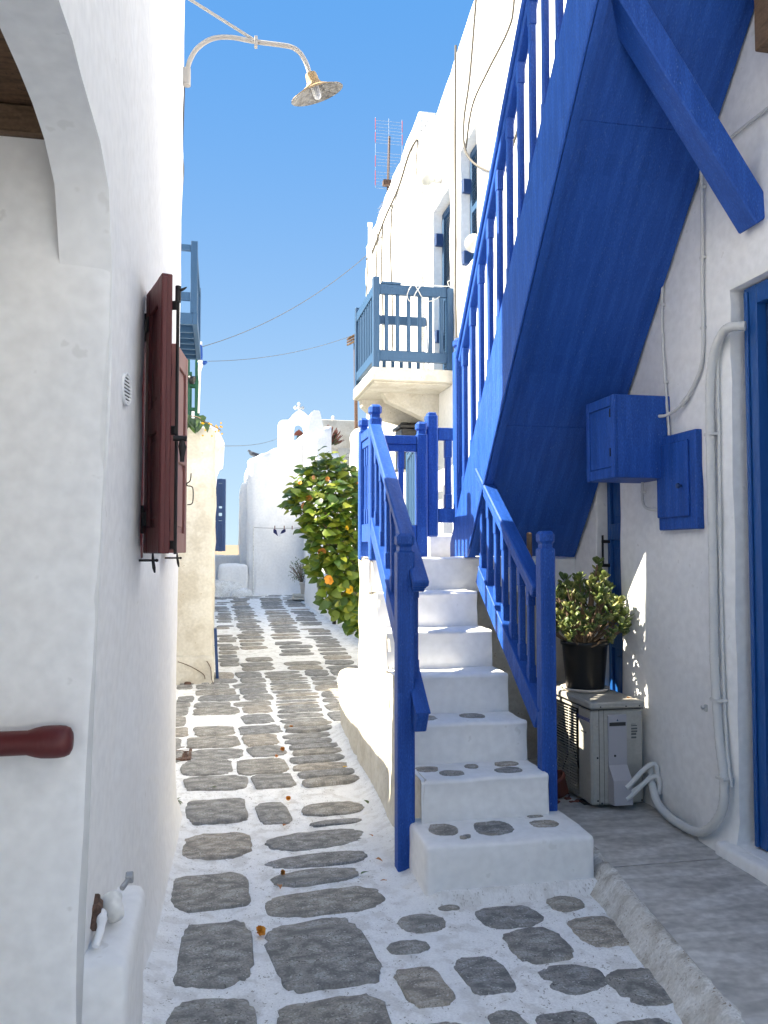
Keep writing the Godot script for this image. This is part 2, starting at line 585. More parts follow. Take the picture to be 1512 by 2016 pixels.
# ---------------------------------------------------------------- ground
func terrain() -> void:
	var st := begin()
	st.set_smooth_group(0)
	var g := []
	var xs := [-900, -300, -120, -60, -30, -14, -6, -2, 2, 8, 16, 30, 60, 120, 300, 900]
	var zs := [900, 300, 100, 30, 8, 3, -1, -5, -9, -13, -18.5, -24, -32, -50, -75, -100, -130, -200, -400, -900]
	for x in xs:
		var row := []
		for z in zs:
			var y := -0.25 + (gy(z) if z > -40 else 0.7)
			if z < -20: y -= 0.6
			if z < -60 and z > -250: y += 2.2 * exp(-pow((z + 120.0) / 40.0, 2)) + 1.0 * noise.get_noise_2d(x * .02, z * .03)
			row.append(Vector3(x, y, z))
		g.append(row)
	for i in xs.size() - 1:
		for j in zs.size() - 1:
			quad(st, g[i][j], g[i + 1][j], g[i + 1][j + 1], g[i][j + 1], Vector3.UP)
	obj("ground", st, M.dry_hill).set_meta("kind", "structure")
	st = begin()
	st.set_smooth_group(0)
	g = []
	for i in 41:
		var row := []
		for j in 25:
			var x := -40.0 + i * 2.5
			var z := -80.0 - j * 4.0
			var e := sin(PI * j / 24.0)
			row.append(Vector3(x, -0.2 + 2.4 * pow(e, 0.5) + 0.45 * e * noise.get_noise_2d(x * .09, z * .09) + .15 * e * noise.get_noise_2d(x * .5, z * .5), z))
		g.append(row)
	for i in 40:
		for j in 24:
			quad(st, g[i][j], g[i + 1][j], g[i + 1][j + 1], g[i][j + 1], Vector3.UP)
	obj("hill", st, M.dry_hill).set_meta("kind", "structure")

func ground_at(x: float, z: float) -> float:
	var y := gy(z) + lump(Vector3(x, 0, z), 0.007) + 0.0035 * noise.get_noise_2d(x * 15.0, z * 15.0)
	if z > -5.1 and z < -2.0: y += 0.05 * exp(-max(0.0, x + 0.24) / 0.06)
	if z < -3.5 and z > -6.8: y += 0.045 * exp(-max(0.0, 0.93 - x) / 0.05)
	return y

func pavement() -> void:
	var root := structure("alley_pavement")
	var st := begin()
	st.set_smooth_group(0)
	var xs := [-12.0, -8.0, -5.0, -3.5, -2.2, -1.4, -.9]
	for i in 88: xs.append(-.6 + i * .035)
	xs.append_array([2.6, 3.2, 4.5, 8.0])
	var zs := []
	var z := 14.0  # white paving extended unseen behind the camera, added to bounce sun as fill
	while z > -20.0:
		zs.append(z)
		z -= 1.0 if z > 4.0 else 0.3 if z > -1.6 else (0.032 if z > -7.0 else 0.085)
	var g := []
	for x in xs:
		var row := []
		for zz in zs: row.append(Vector3(x, ground_at(x, zz), zz))
		g.append(row)
	for i in xs.size() - 1:
		for j in zs.size() - 1:
			quad(st, g[i][j], g[i + 1][j], g[i + 1][j + 1], g[i][j + 1], Vector3.UP)
	obj("white_joints", st, M.painted_joints, root)
	# the large stones near the foot of the stairs
	var k := 0
	for s in [[0.00, -3.26, .27, .50, 4.5], [.39, -3.19, .38, .52, 5.0], [-.02, -3.83, .35, .38, 3.6], [.49, -4.12, .49, .17, 2.6], [.45, -3.91, .41, .17, 2.4], [.47, -3.63, .50, .25, 3.0],
		[0.0, -4.41, .35, .36, 3.2], [.53, -4.42, .53, .26, 2.6], [.01, -4.93, .34, .38, 4.2], [.32, -4.86, .18, .37, 4.0], [.66, -4.86, .36, .20, 2.8], [.66, -4.65, .30, .07, 2.4],
		[-.01, -2.76, .29, .34, 3.2], [.38, -2.66, .36, .40, 4.5]]:
		pave(root, s, k); k += 1
	for s in [[.71, -2.88, .16, .26, 4.2], [.94, -2.91, .17, .27, 3.6], [.72, -3.16, .16, .10, 2.4], [.82, -3.35, .19, .16, 2.6], [.965, -3.47, .09, .05, 2.3], [1.18, -3.34, .26, .20, 3.0],
		[1.21, -3.09, .23, .27, 3.2], [1.46, -3.41, .15, .14, 2.6], [1.49, -3.15, .21, .26, 3.2], [1.24, -2.83, .23, .20, 2.5], [1.45, -2.73, .21, .25, 3.0], [.92, -2.60, .11, .15, 3.0],
		[.70, -2.58, .16, .14, 3.0], [1.10, -2.55, .20, .17, 2.8], [1.33, -2.45, .2, .2, 3.0], [.1, -2.25, .3, .3, 3.5], [.5, -2.2, .3, .35, 3.5], [.9, -2.25, .25, .25, 3.]]:
		pave(root, s, k); k += 1
	# rows further up the lane, in strips either side of the gutter
	var zr := -5.30
	var row := 0
	while zr > -9.0:
		var dd := rng.randf_range(.30, .46)
		if zr < -6.4: dd = rng.randf_range(.20, .42)
		var jog := rng.randf_range(-.03, .03)
		var cells := [[-.19, .19], [.225, .485], [.53, .915]] if row % 3 != 1 else [[-.19, .13], [.165, .49], [.53, .915]]
		if zr < -5.75: cells.append([-.38, -.23])
		for c in cells:
			var w: float = c[1] - c[0]
			if c[0] > .5:
				var half := dd * .5
				for e in 2:
					pave(root, [c[0] + w * .5 + jog, zr - half * (e + .5) + .02 - .06 * (c[0] - .5), w, half - .032, 3.4], k); k += 1
			elif rng.randf() < .93:
				pave(root, [c[0] + w * .5 + jog, zr - dd * .5 + rng.randf_range(-.02, .02), w, dd - .034, rng.randf_range(3.6, 5.5)], k); k += 1
		if zr < -6.9:
			for e in 2:
				pave(root, [1.08 + jog + .28 * e, zr - dd * .5, .25, dd - .04, 3.6], k); k += 1
		zr -= dd
		row += 1
	while zr > -16.9:
		var dd := rng.randf_range(.17, .32)
		var drift := (zr + 9.0) * -.02
		for c in [[.0, .25], [.31, .66], [.73, 1.14], [1.2, 1.56]]:
			if k > 290: break
			if rng.randf() < .09: continue
			var jog := rng.randf_range(-.04, .04)
			var w: float = (c[1] - c[0]) * rng.randf_range(.85, 1.05)
			pave(root, [(c[0] + c[1]) * .5 + jog + drift * (0.5 if c[0] > .5 else -.3), zr - dd * .5 + rng.randf_range(-.04, .04), w, dd - rng.randf_range(.035, .08), 3.4], k, 18); k += 1
		zr -= dd
	# the last, far rows: too small to pick apart
	var far := MultiMesh.new()
	far.transform_format = MultiMesh.TRANSFORM_3D
	far.mesh = stone_mesh(.34, .15, 3.0, 400, .006, 14)
	var where := []
	while zr > -17.6:
		for x in 6: where.append(Vector3(-.5 + x * .4 + rng.randf_range(-.06, .06), 0, zr + rng.randf_range(-.05, .05)))
		zr -= .24
	for i in 16: where.append(Vector3(rng.randf_range(-1.4, -.2), 0, rng.randf_range(-13.5, -17.5)))
	far.instance_count = where.size()
	for i in where.size():
		var p: Vector3 = where[i]
		p.y = ground_at(p.x, p.z)
		far.set_instance_transform(i, Transform3D(Basis(Vector3.UP, rng.randf_range(-.15, .15)), p))
	var mi := MultiMeshInstance3D.new()
	mi.name = "far_paving_stones"
	mi.multimesh = far
	mi.material_override = M.paving_stone_0
	mi.set_meta("kind", "stuff")
	root.add_child(mi)

func pave(root: Node, s: Array, k: int, n := 46) -> void:
	var o := put("paving_stone", stone_mesh(s[2], s[3], s[4], k, rng.randf_range(.003, .008), n), M["paving_stone_%d" % [[0, 0, 1, 2, 0, 1, 3, 2][k % 8]]], root)
	var y := ground_at(s[0], s[1])
	for d in [[-.4, -.4], [.4, -.4], [-.4, .4], [.4, .4], [0, .4], [0, -.4]]: y = max(y, ground_at(s[0] + d[0] * s[2], s[1] + d[1] * s[3]) - .002)
	o.position = Vector3(s[0], y, s[1])
	var slope := (gy(s[1] - .1) - gy(s[1] + .1)) / .2
	o.rotation = Vector3(slope * .9, rng.randf_range(-.05, .05) + (.09 if s[0] > .3 and s[0] < .95 else 0.0), rng.randf_range(-.008, .008))

func kerb_x(z: float) -> float:
	return 1.55 - (z + 2.29) * .15

func marble_platform() -> void:
	var root := structure("marble_platform")
	for zz in [[2.0, .5], [.495, -1.0], [-1.005, -2.2], [-2.205, -3.510], [-3.522, -5.6]]:
		var st := begin()
		prism(st, [Vector2(kerb_x(zz[0]), zz[0]), Vector2(2.40, zz[0]), Vector2(2.40, zz[1]), Vector2(kerb_x(zz[1]) - (.15 if zz[1] < -5.0 else 0.0), zz[1])], Vector3(0, .06, 0), Vector3.RIGHT, Vector3.BACK, Vector3.UP * .04)
		obj("marble_slab", st, M.marble_slab, root)
	var st := begin()
	st.set_smooth_group(0)
	var g := []
	for i in 120:
		var z := 2.0 - i * .0512
		var row := []
		for p in [[.02, .092], [-.005, .10], [-.03, .096], [-.055, .075], [-.075, .04], [-.10, .012], [-.14, -.02]]:
			var v := Vector3(kerb_x(z) + p[0], p[1], z)
			v += Vector3(-lump(v * 2.0, .012) - .006 * noise.get_noise_3dv(v * 14.0), lump(v * 3.0, .006), 0)
			row.append(v)
		g.append(row)
	for i in 119:
		for j in 6:
			quad(st, g[i][j], g[i + 1][j], g[i + 1][j + 1], g[i][j + 1], Vector3(-1, 1, 0))
	obj("kerb", st, M.weathered_kerb, root)

# ---------------------------------------------------------------- left side
func arch_lo(u: float) -> float:
	if u > 4.11 and u < 5.275: return 2.2 + .315 * pow(max(0.0, 1.0 - pow(abs(u - 4.6925) / .5825, 3)), .3333)
	if u > 2.1 and u < 3.6: return 1.9 + .6 * sqrt(max(0.0, 1.0 - pow((u - 2.85) / .75, 2)))
	if u > .2 and u < 1.7: return 1.9 + .6 * sqrt(max(0.0, 1.0 - pow((u - .95) / .75, 2)))
	return 0.0

func left_house() -> void:
	var t := thing("left_house", "tall whitewashed house on the left with an arched porch and red shutters", "house", Vector3(-1.5, 0, -3))
	var st := begin()
	var ud := Vector3(.0236, 0, -1).normalized()
	var nd := Vector3(1, 0, .0236).normalized()
	var o := Vector3(-.405, 0, 3.0)
	wall(st, o, ud, nd, 7.86, 6.9, [Rect2(6.05, 1.46, .69, .96)], .13, .12, .009, arch_lo, func(u): return 6.9 if u > 2.1 else 3.05, func(u, v): return (.05 * exp(-v / .10) * clamp((u - 5.31) / .3, 0.0, 1.0)) - .055 * clamp((1.9 - v) / 1.3, 0.0, 1.0) * clamp(1.0 - (u - 5.31) / 1.0, 0.0, 1.0), [.2, 1.7, 2.1, 3.6, 4.11, 5.275])
	obj("alley_wall", st, M.whitewash, t)
	st = begin()
	# the porch end wall leans a little, as its corner does
	st.set_smooth_group(0)
	var g := []
	for i in 26:
		var row := []
		for j in 34:
			var y := 2.66 * j / 33.0
			var x: float = lerp(-.279 - .055 * clamp((1.9 - y) / 1.3, 0.0, 1.0), -2.0, pow(i / 25.0, 1.7))
			var p := Vector3(x, y, -2.272)
			p.z += lump(p, .004) - (.007 if i == 0 else (.0015 if i == 1 else 0.0))
			row.append(p)
		g.append(row)
	for i in 25:
		for j in 33:
			quad(st, g[i][j], g[i + 1][j], g[i + 1][j + 1], g[i][j + 1], Vector3.BACK)
	obj("porch_end_wall", st, M.whitewash, t)
	st = begin()
	span(st, Vector3(-4, 0, -4.83), Vector3(-.42, 2.66, -2.36))
	span(st, Vector3(-4, 2.70, -4.83), Vector3(-.43, 6.85, .88))
	span(st, Vector3(-4, 2.70, .882), Vector3(-.43, 3.0, 2.98))
	span(st, Vector3(-4, 0, -2.34), Vector3(-2.0, 2.69, 2.98))
	obj("body", st, M.whitewash, t)
	st = begin()
	for i in 5: span(st, Vector3(-.44 - i * .32, 2.655, -2.33), Vector3(-.435 - i * .32 - .31, 2.69, 2.96), .004)
	obj("porch_ceiling", st, M.ceiling_boards, t)
	st = begin()
	span(st, Vector3(-2.0, 2.572, -2.33), Vector3(-.405, 2.652, -2.25), .006)
	obj("porch_beam", st, M.brown_wood, t)
	# low block against the corner of the porch
	st = begin()
	plaster(st, Vector3(-.40, 0, -2.82), Vector3(-.215, .45, -2.276), .045, .035, .008)
	obj("ledge", st, M.whitewash, t)
	# window: frame in the opening, panes, two leaves
	st = begin()
	var wx := -.345
	for z in [-3.075, -3.705]: span(st, Vector3(wx - .03, 1.47, z - .03), Vector3(wx + .03, 2.41, z + .03))
	for y in [1.495, 2.385]: span(st, Vector3(wx - .028, y - .03, -3.675), Vector3(wx + .028, y + .03, -3.105))
	span(st, Vector3(wx - .02, 1.525, -3.41), Vector3(wx + .02, 2.355, -3.37))
	var fr := obj("window", st, M.oxblood_paint, t)
	st = begin()
	span(st, Vector3(wx - .006, 1.525, -3.67), Vector3(wx - .001, 2.355, -3.11), .0)
	obj("pane", st, M.window_glass, fr)
	var a := Vector3(-.242, 0, -3.075)
	var b := Vector3(-.172, 0, -2.82)
	leaf_shutter(t, a, b, 1.492, 2.418, M.oxblood_paint, "shutter", true)
	leaf_shutter(t, Vector3(-.20, 0, -3.78), Vector3(-.166, 0, -4.10), 1.492, 2.418, M.lit_oxblood_paint, "shutter", false)
	# round ventilation grille
	st = begin()
	var vc := Vector3(-.268, 1.974, -2.54)
	var vb := Basis(Vector3.UP, -.16) * Basis(Vector3(0, 0, 1), PI * -.5)
	var vq := Basis(Vector3.UP, -.16)
	lathe(st, [Vector2(.047, -.004), Vector2(.05, .004), Vector2(.043, .006), Vector2(.041, .0)], vc, 28, vb)
	for i in 8:
		var y := -.036 + i * .0103
		var hw := sqrt(max(0.0, .042 * .042 - y * y))
		box(st, vc + vq * Vector3(.003, y, 0), Vector3(.004, .0062, hw * 2), .001, vq * Basis(Vector3(0, 0, 1), .5))
	var vent := obj("vent_grille", st, M.whitewash, t)
	st = begin()
	lathe(st, [Vector2(.0, -.002), Vector2(.042, -.002)], vc + vq * Vector3(.001, 0, 0), 24, vb)
	obj("vent_dark", st, M.black_iron, vent)  # flat dark disc painted in for the unlit vent shaft
	# hooks that hold the leaves open
	for e in [[-2.985, -.268, .062], [-4.02, -.245, .075]]:
		st = begin()
		var c := Vector3(e[1], 1.468, e[0])
		tube(st, [c, c + Vector3(e[2], 0, 0)], .0042, 8)
		lathe(st, [Vector2(0, -.006), Vector2(.006, -.003), Vector2(.006, .003), Vector2(0, .006)], c + Vector3(e[2], 0, 0), 10)
		tube(st, [c + Vector3(e[2] * .78, .03, 0), c + Vector3(e[2] * .8, 0, .002), c + Vector3(e[2] * .86, -.025, .004), c + Vector3(e[2] * .9, -.042, .0)], [.003, .005, .006, .003], 8)
		obj("shutter_hook", st, M.black_iron, t)
	# cable clipped to the far corner
	st = begin()
	tube(st, curve([Vector3(-.214, 4.28, -4.838), Vector3(-.216, 4.1, -4.84), Vector3(-.222, 3.8, -4.845), Vector3(-.214, 3.68, -4.84), Vector3(-.225, 3.55, -4.86)]), .006, 6)
	obj("corner_cable", st, M.cable_grey, t)

func leaf_shutter(t: Node3D, a: Vector3, b: Vector3, y0: float, y1: float, m: Material, called: String, rod: bool) -> void:
	var d := (b - a).normalized()
	var w := a.distance_to(b)
	var nrm := Vector3(d.z, 0, -d.x)       # horizontal, across the leaf
	if nrm.x < 0: nrm = -nrm
	var bs := Basis(d, Vector3.UP, d.cross(Vector3.UP))
	var P := func(u: float, y: float, n: float) -> Vector3: return a + d * u + Vector3.UP * y + nrm * n
	var th := .036
	var st := begin()
	for u in [.03, w - .03]: box(st, P.call(u, (y0 + y1) * .5, 0), Vector3(.06, y1 - y0, th), .003, bs)
	for y in [y0 + .045, (y0 + y1) * .5 - .01, y1 - .045]: box(st, P.call(w * .5, y, 0), Vector3(w - .121, .09, th - .002), .003, bs)
	# rebate along the free edge
	box(st, P.call(w + .004, (y0 + y1) * .5 - .006, -.008), Vector3(.008, y1 - y0 - .012, .016), .002, bs)
	var leaf := obj(called, st, m, t)
	for e in [[y0 + .09, (y0 + y1) * .5 - .055], [(y0 + y1) * .5 + .035, y1 - .09]]:
		st = begin()
		box(st, P.call(w * .5, (e[0] + e[1]) * .5, 0), Vector3(w - .118, e[1] - e[0] + .002, .012), .001, bs)
		box(st, P.call(w * .5, (e[0] + e[1]) * .5, 0), Vector3(w - .165, e[1] - e[0] - .05, .022), .006, bs)
		obj("panel", st, m, leaf)
	for y in [y0 + .12, y1 - .12]:
		st = begin()
		box(st, P.call(.02, y, -.021), Vector3(.07, .05, .006), .001, bs)
		box(st, P.call(-.025, y, -.012), Vector3(.05, .055, .012), .002, bs)
		tube(st, [P.call(-.004, y - .05, -.018), P.call(-.004, y + .05, -.018)], .009, 8)
		obj("hinge", st, M.black_iron, leaf)
	st = begin()
	if rod:
		var r := Vector3(-.138, 0, -2.845)
		var U := Vector3.UP
		tube(st, [r + U * 1.49, r + U * 2.37], .0055, 8)
		tube(st, [r + U * 2.33, r + U * 2.385], .0095, 8)
		tube(st, curve([r + U * 2.375, r + U * 2.372 + Vector3(.012, 0, .004), r + U * 2.382 + Vector3(.028, 0, .004)]), [.006, .006, .006, .006, .006, .006, .005, .005, .004, .004, .003, .002, .0015], 6)
		for y in [2.32, 1.9, 1.52]: beam(st, r + U * y, P.call(w - .03, y, .016), .014, .03)
		var l := r + Vector3(.012, 1.872, .012)
		tube(st, [l + Vector3(-.022, 0, 0), l + Vector3(.022, 0, 0)], .0095, 10)
		tube(st, [l + Vector3(.006, -.008, 0), l + Vector3(.008, -.028, .002), l + Vector3(.008, -.06, .004), l + Vector3(.008, -.078, .004)], [.008, .014, .008, .007], 10)
		obj("shutter_bolt", st, M.black_iron, leaf)
	else:
		var h: Vector3 = P.call(w - .02, 0.0, .02)
		tube(st, curve([h + Vector3(.02, 1.87, 0), h + Vector3(.016, 1.835, 0), h + Vector3(0, 1.82, 0), h + Vector3(.004, 1.81, 0), h + Vector3(.028, 1.80, 0), h + Vector3(.028, 1.73, 0), h + Vector3(.004, 1.72, 0)]), .003, 6)
		obj("pull_handle", st, M.black_iron, leaf)

func cream_house() -> void:
	var t := thing("cream_house", "low cream rendered house with cracked plinth beyond the red shutters", "house", Vector3(-1.5, .17, -10))
	var st := begin()
	plaster(st, Vector3(-2.6, 0, -12.6), Vector3(-.045, 2.79, -8.70), .12, .05, .022)
	obj("wall", st, M.cream_plaster, t)
	st = begin()
	plaster(st, Vector3(-2.6, 0, -9.4), Vector3(-.035, .44, -8.66), .05, .03, .025)
	obj("plinth", st, M.cream_plaster, t)
	st = begin()
	# flared cornice running along the lane side
	var prof := [Vector2(-.10, 2.93), Vector2(-.03, 2.90), Vector2(.03, 2.80), Vector2(.065, 2.72), Vector2(.06, 2.68), Vector2(.015, 2.655), Vector2(-.02, 2.57), Vector2(-.035, 2.40), Vector2(-.10, 2.40)]
	prism(st, prof, Vector3(0, 0, -9.6), Vector3.RIGHT, Vector3.UP, Vector3(0, 0, -2.6))
	obj("cornice", st, M.whitewash, t)
	st = begin()
	for e in [[Vector3(-.38, .40, -8.645), Vector3(-.30, .37, -8.64), Vector3(-.22, .33, -8.64), Vector3(-.13, .27, -8.638), Vector3(-.115, .22, -8.64)], [Vector3(-.10, .40, -8.645), Vector3(-.06, .33, -8.64), Vector3(-.05, .22, -8.64), Vector3(-.03, .17, -8.62)]]:
		tube(st, curve(e, 3), .0035, 5)
	obj("crack", st, M.rusty_iron, t)
	st = begin()
	plaster(st, Vector3(-.31, .13, -8.66), Vector3(-.25, .19, -8.628), .02, .012, .03)
	obj("broken_patch", st, M.rusty_iron, t)

func balcony_house() -> void:
	var t := thing("balcony_house", "house on the left carrying a blue wooden balcony", "house", Vector3(-3, .2, -11))
	var st := begin()
	plaster(st, Vector3(-5, 0, -14.0), Vector3(-.80, 3.87, -8.95), .4, .05, .02)
	obj("wall", st, M.whitewash, t)
	# balcony: deck on joists with a timber rail
	st = begin()
	var x0 := -.79
	var x1 := -.235
	span(st, Vector3(x1 - .05, 3.90, -10.7), Vector3(x1, 4.02, -9.0))
	span(st, Vector3(x0, 3.90, -9.05), Vector3(x1 - .052, 4.02, -9.0))
	for i in 6: span(st, Vector3(x0, 3.885, -9.30 - i * .26 - .025), Vector3(x1 - .052, 3.965, -9.30 - i * .26 + .025))
	var bal := obj("balcony", st, M.teal_blue_paint, t)
	st = begin()
	for i in 8: span(st, Vector3(x0 + i * .062, 3.968, -10.68), Vector3(x0 + i * .062 + .058, 3.995, -9.055), .001)
	obj("deck_board", st, M.navy_paint, bal)
	st = begin()
	for z in [-9.04, -10.66]: span(st, Vector3(x1 - .075, 4.022, z - .035), Vector3(x1 - .005, 4.80, z + .035))
	span(st, Vector3(x1 - .07, 4.70, -10.62), Vector3(x1 - .01, 4.76, -9.08))
	span(st, Vector3(x1 - .06, 4.16, -10.62), Vector3(x1 - .02, 4.22, -9.08))
	span(st, Vector3(x0, 4.70, -9.07), Vector3(x1 - .078, 4.76, -9.01))
	span(st, Vector3(x0, 4.16, -9.06), Vector3(x1 - .078, 4.25, -9.02))
	for i in 9: span(st, Vector3(x1 - .05, 4.222, -9.25 - i * .155), Vector3(x1 - .03, 4.698, -9.215 - i * .155))
	obj("rail", st, M.teal_blue_paint, bal)

func shade_masses() -> void:
	var st := begin()
	plaster(st, Vector3(-3.0, 0, -8.60), Vector3(-.52, 1.78, -4.95), .2, .05, .02)  # added out of sight, its height set to shade the lane
	tag(obj("added_shade_wall", st, M.whitewash), "unseen white wall added behind the left house to shade the lane", "wall")
	st = begin()
	plaster(st, Vector3(-4.0, 0, -22.0), Vector3(-.40, 4.2, -16.4), .4, .05, .02)  # added out of sight to keep sun off the ground before the chapel
	tag(obj("added_shade_block", st, M.whitewash), "unseen white block added at the far left to shade the chapel ground", "house")

func shutter_house() -> void:
	var t := thing("shutter_house", "narrow white house past the cream one with a dark blue shutter", "house", Vector3(-1.5, .4, -14))
	var st := begin()
	plaster(st, Vector3(-3.0, 0, -16.2), Vector3(-.06, 3.0, -12.7), .15, .05, .02)
	obj("wall", st, M.whitewash, t)
	st = begin()
	var bs := Basis(Vector3.UP, -.25)
	var c := Vector3(.035, 2.07, -13.5)
	for u in [-.055, .055]: box(st, c + bs * Vector3(u, 0, 0), Vector3(.052, 1.14, .04), .003, bs)
	for y in [-.54, -.05, .07, .54]: box(st, c + bs * Vector3(0, y, 0), Vector3(.062, .07, .038), .003, bs)
	var s := obj("shutter", st, M.navy_paint, t)
	for e in [[-.3, .42], [.32, .36]]:
		st = begin()
		box(st, c + bs * Vector3(0, e[0], 0), Vector3(.064, e[1], .014), .003, bs)
		obj("panel", st, M.navy_paint, s)
	for y in [-.48, .40]:
		st = begin()
		box(st, c + Vector3(-.10, y, .0), Vector3(.06, .05, .03))
		obj("hinge", st, M.black_iron, s)

# ---------------------------------------------------------------- chapel and the end of the lane
func chapel() -> void:
	var t := thing("chapel", "small white chapel at the lane's end with a bell gable and stone cross", "chapel", Vector3(1.5, .55, -18.5))
	var st := begin()
	st.set_smooth_group(0)
	# front wall with its wave shaped top, uneven and rounded at the left corner
	var tops := Curve.new()
	tops.min_value = 0; tops.max_value = 6; tops.min_domain = .5; tops.max_domain = 2.4
	for p in [Vector2(.60, 3.40), Vector2(.68, 3.47), Vector2(.95, 3.58), Vector2(1.22, 3.70), Vector2(1.44, 3.77), Vector2(1.6, 3.86), Vector2(1.73, 3.97), Vector2(1.9, 4.12), Vector2(2.4, 4.2)]: tops.add_point(p)
	var g := []
	for i in 34:
		var x: float = .60 + 1.8 * i / 33.0
		var row := []
		for j in 30:
			var f := j / 29.0
			var y: float = lerp(.3, tops.sample(x), f)
			var xx: float = x + .13 * (1.0 - f) * clamp(1.0 - (x - .6) / .3, 0.0, 1.0)
			var p := Vector3(xx, y, -18.0)
			p.z += lump(p, .03) - (.06 if i == 0 else (.02 if i == 1 else 0.0)) + .10 * exp(-(y - .55) / .12)
			row.append(p)
		row.append(Vector3(x, tops.sample(x) + .015, -18.06))
		row.append(Vector3(x, tops.sample(x) + .0, -18.34))
		g.append(row)
	for i in 33:
		for j in 31: quad(st, g[i][j], g[i + 1][j], g[i + 1][j + 1], g[i][j + 1], Vector3(0, .5, 1))
	obj("front_wall", st, M.whitewash, t)
	# side wall running back, lower and stepped
	st = begin()
	plaster(st, Vector3(.63, .2, -21.0), Vector3(1.4, 3.42, -18.05), .15, .08, .03)
	plaster(st, Vector3(.50, .2, -20.6), Vector3(.9, 3.05, -18.9), .15, .12, .03)
	obj("side_wall", st, M.whitewash, t)
	st = begin()
	plaster(st, Vector3(1.35, .2, -21.0), Vector3(2.6, 3.66, -18.12), .2, .08, .03)
	obj("roof", st, M.whitewash, t)
	# bell gable: a pierced wall
	st = begin()
	var poly := [Vector2(1.29, 3.4), Vector2(1.29, 4.31), Vector2(1.31, 4.36), Vector2(1.36, 4.385), Vector2(1.48, 4.39), Vector2(1.53, 4.43), Vector2(1.58, 4.50), Vector2(1.66, 4.575), Vector2(1.75, 4.63), Vector2(1.84, 4.575), Vector2(1.93, 4.50), Vector2(2.2, 4.39), Vector2(2.2, 3.4), Vector2(1.87, 3.4), Vector2(1.87, 4.12)]
	for i in range(1, 8): poly.append(Vector2(1.745 + .125 * cos(PI * i / 8.0), 4.14 + .19 * sin(PI * i / 8.0)))
	poly.append_array([Vector2(1.62, 4.12), Vector2(1.62, 3.4)])
	prism(st, poly, Vector3(0, 0, -18.75), Vector3.RIGHT, Vector3.UP, Vector3(0, 0, .36))
	obj("bell_gable", st, M.whitewash, t)
	st = begin()
	var cc := Vector3(1.745, 4.70, -18.57)
	span(st, cc + Vector3(-.020, -.10, -.025), cc + Vector3(.020, .07, .025), .006)
	span(st, cc + Vector3(-.08, -.03, -.0245), cc + Vector3(.08, .01, .0245), .006)
	for q in [Vector3(0, .075, 0), Vector3(-.08, -.01, 0), Vector3(.08, -.01, 0)]:
		for e in [Vector3(.018, 0, 0), Vector3(-.018, 0, 0), Vector3(0, .018, 0), Vector3(0, -.018, 0)]:
			lathe(st, [Vector2(0, -.024), Vector2(.024, -.018), Vector2(.024, .018), Vector2(0, .024)], cc + q + e, 8, Basis(Vector3.RIGHT, PI * .5))
	obj("cross", st, M.worn_whitewash, t)
	st = begin()
	var bc := Vector3(1.745, 4.10, -18.57)
	span(st, bc + Vector3(-.125, -.03, -.03), bc + Vector3(.125, .0, .03))
	prism(st, [Vector2(-.11, 0.001), Vector2(.11, 0.001), Vector2(.05, .07), Vector2(.025, .075), Vector2(0, .11), Vector2(-.025, .075), Vector2(-.05, .07)], bc + Vector3(0, 0, -.025), Vector3.RIGHT, Vector3.UP, Vector3(0, 0, .05))
	var yoke := obj("bell_yoke", st, M.terracotta, t)
	st = begin()
	lathe(st, [Vector2(.0, -.035), Vector2(.04, -.04), Vector2(.05, -.07), Vector2(.055, -.12), Vector2(.085, -.17), Vector2(.08, -.175), Vector2(0, -.16)], bc, 16)
	obj("bell", st, M.bronze, yoke)
	st = begin()
	prism(st, [Vector2(1.81, .4), Vector2(1.78, 3.81), Vector2(1.85, 4.20), Vector2(1.91, 4.42), Vector2(1.95, 4.45), Vector2(2.05, 4.45), Vector2(2.08, 4.42), Vector2(2.13, 4.18), Vector2(2.29, 3.55), Vector2(2.45, 2.8), Vector2(2.45, .4)], Vector3(0, 0, -17.9), Vector3.RIGHT, Vector3.UP, Vector3(-.0, 0, .5))
	obj("parapet", st, M.whitewash, t)
	st = begin()
	prism(st, [Vector2(1.99, .4), Vector2(1.97, 3.76), Vector2(2.0, 3.82), Vector2(2.09, 3.83), Vector2(2.17, 3.4), Vector2(2.2, .4)], Vector3(0, 0, -17.38), Vector3.RIGHT, Vector3.UP, Vector3(0, 0, .3))
	obj("low_parapet", st, M.whitewash, t)

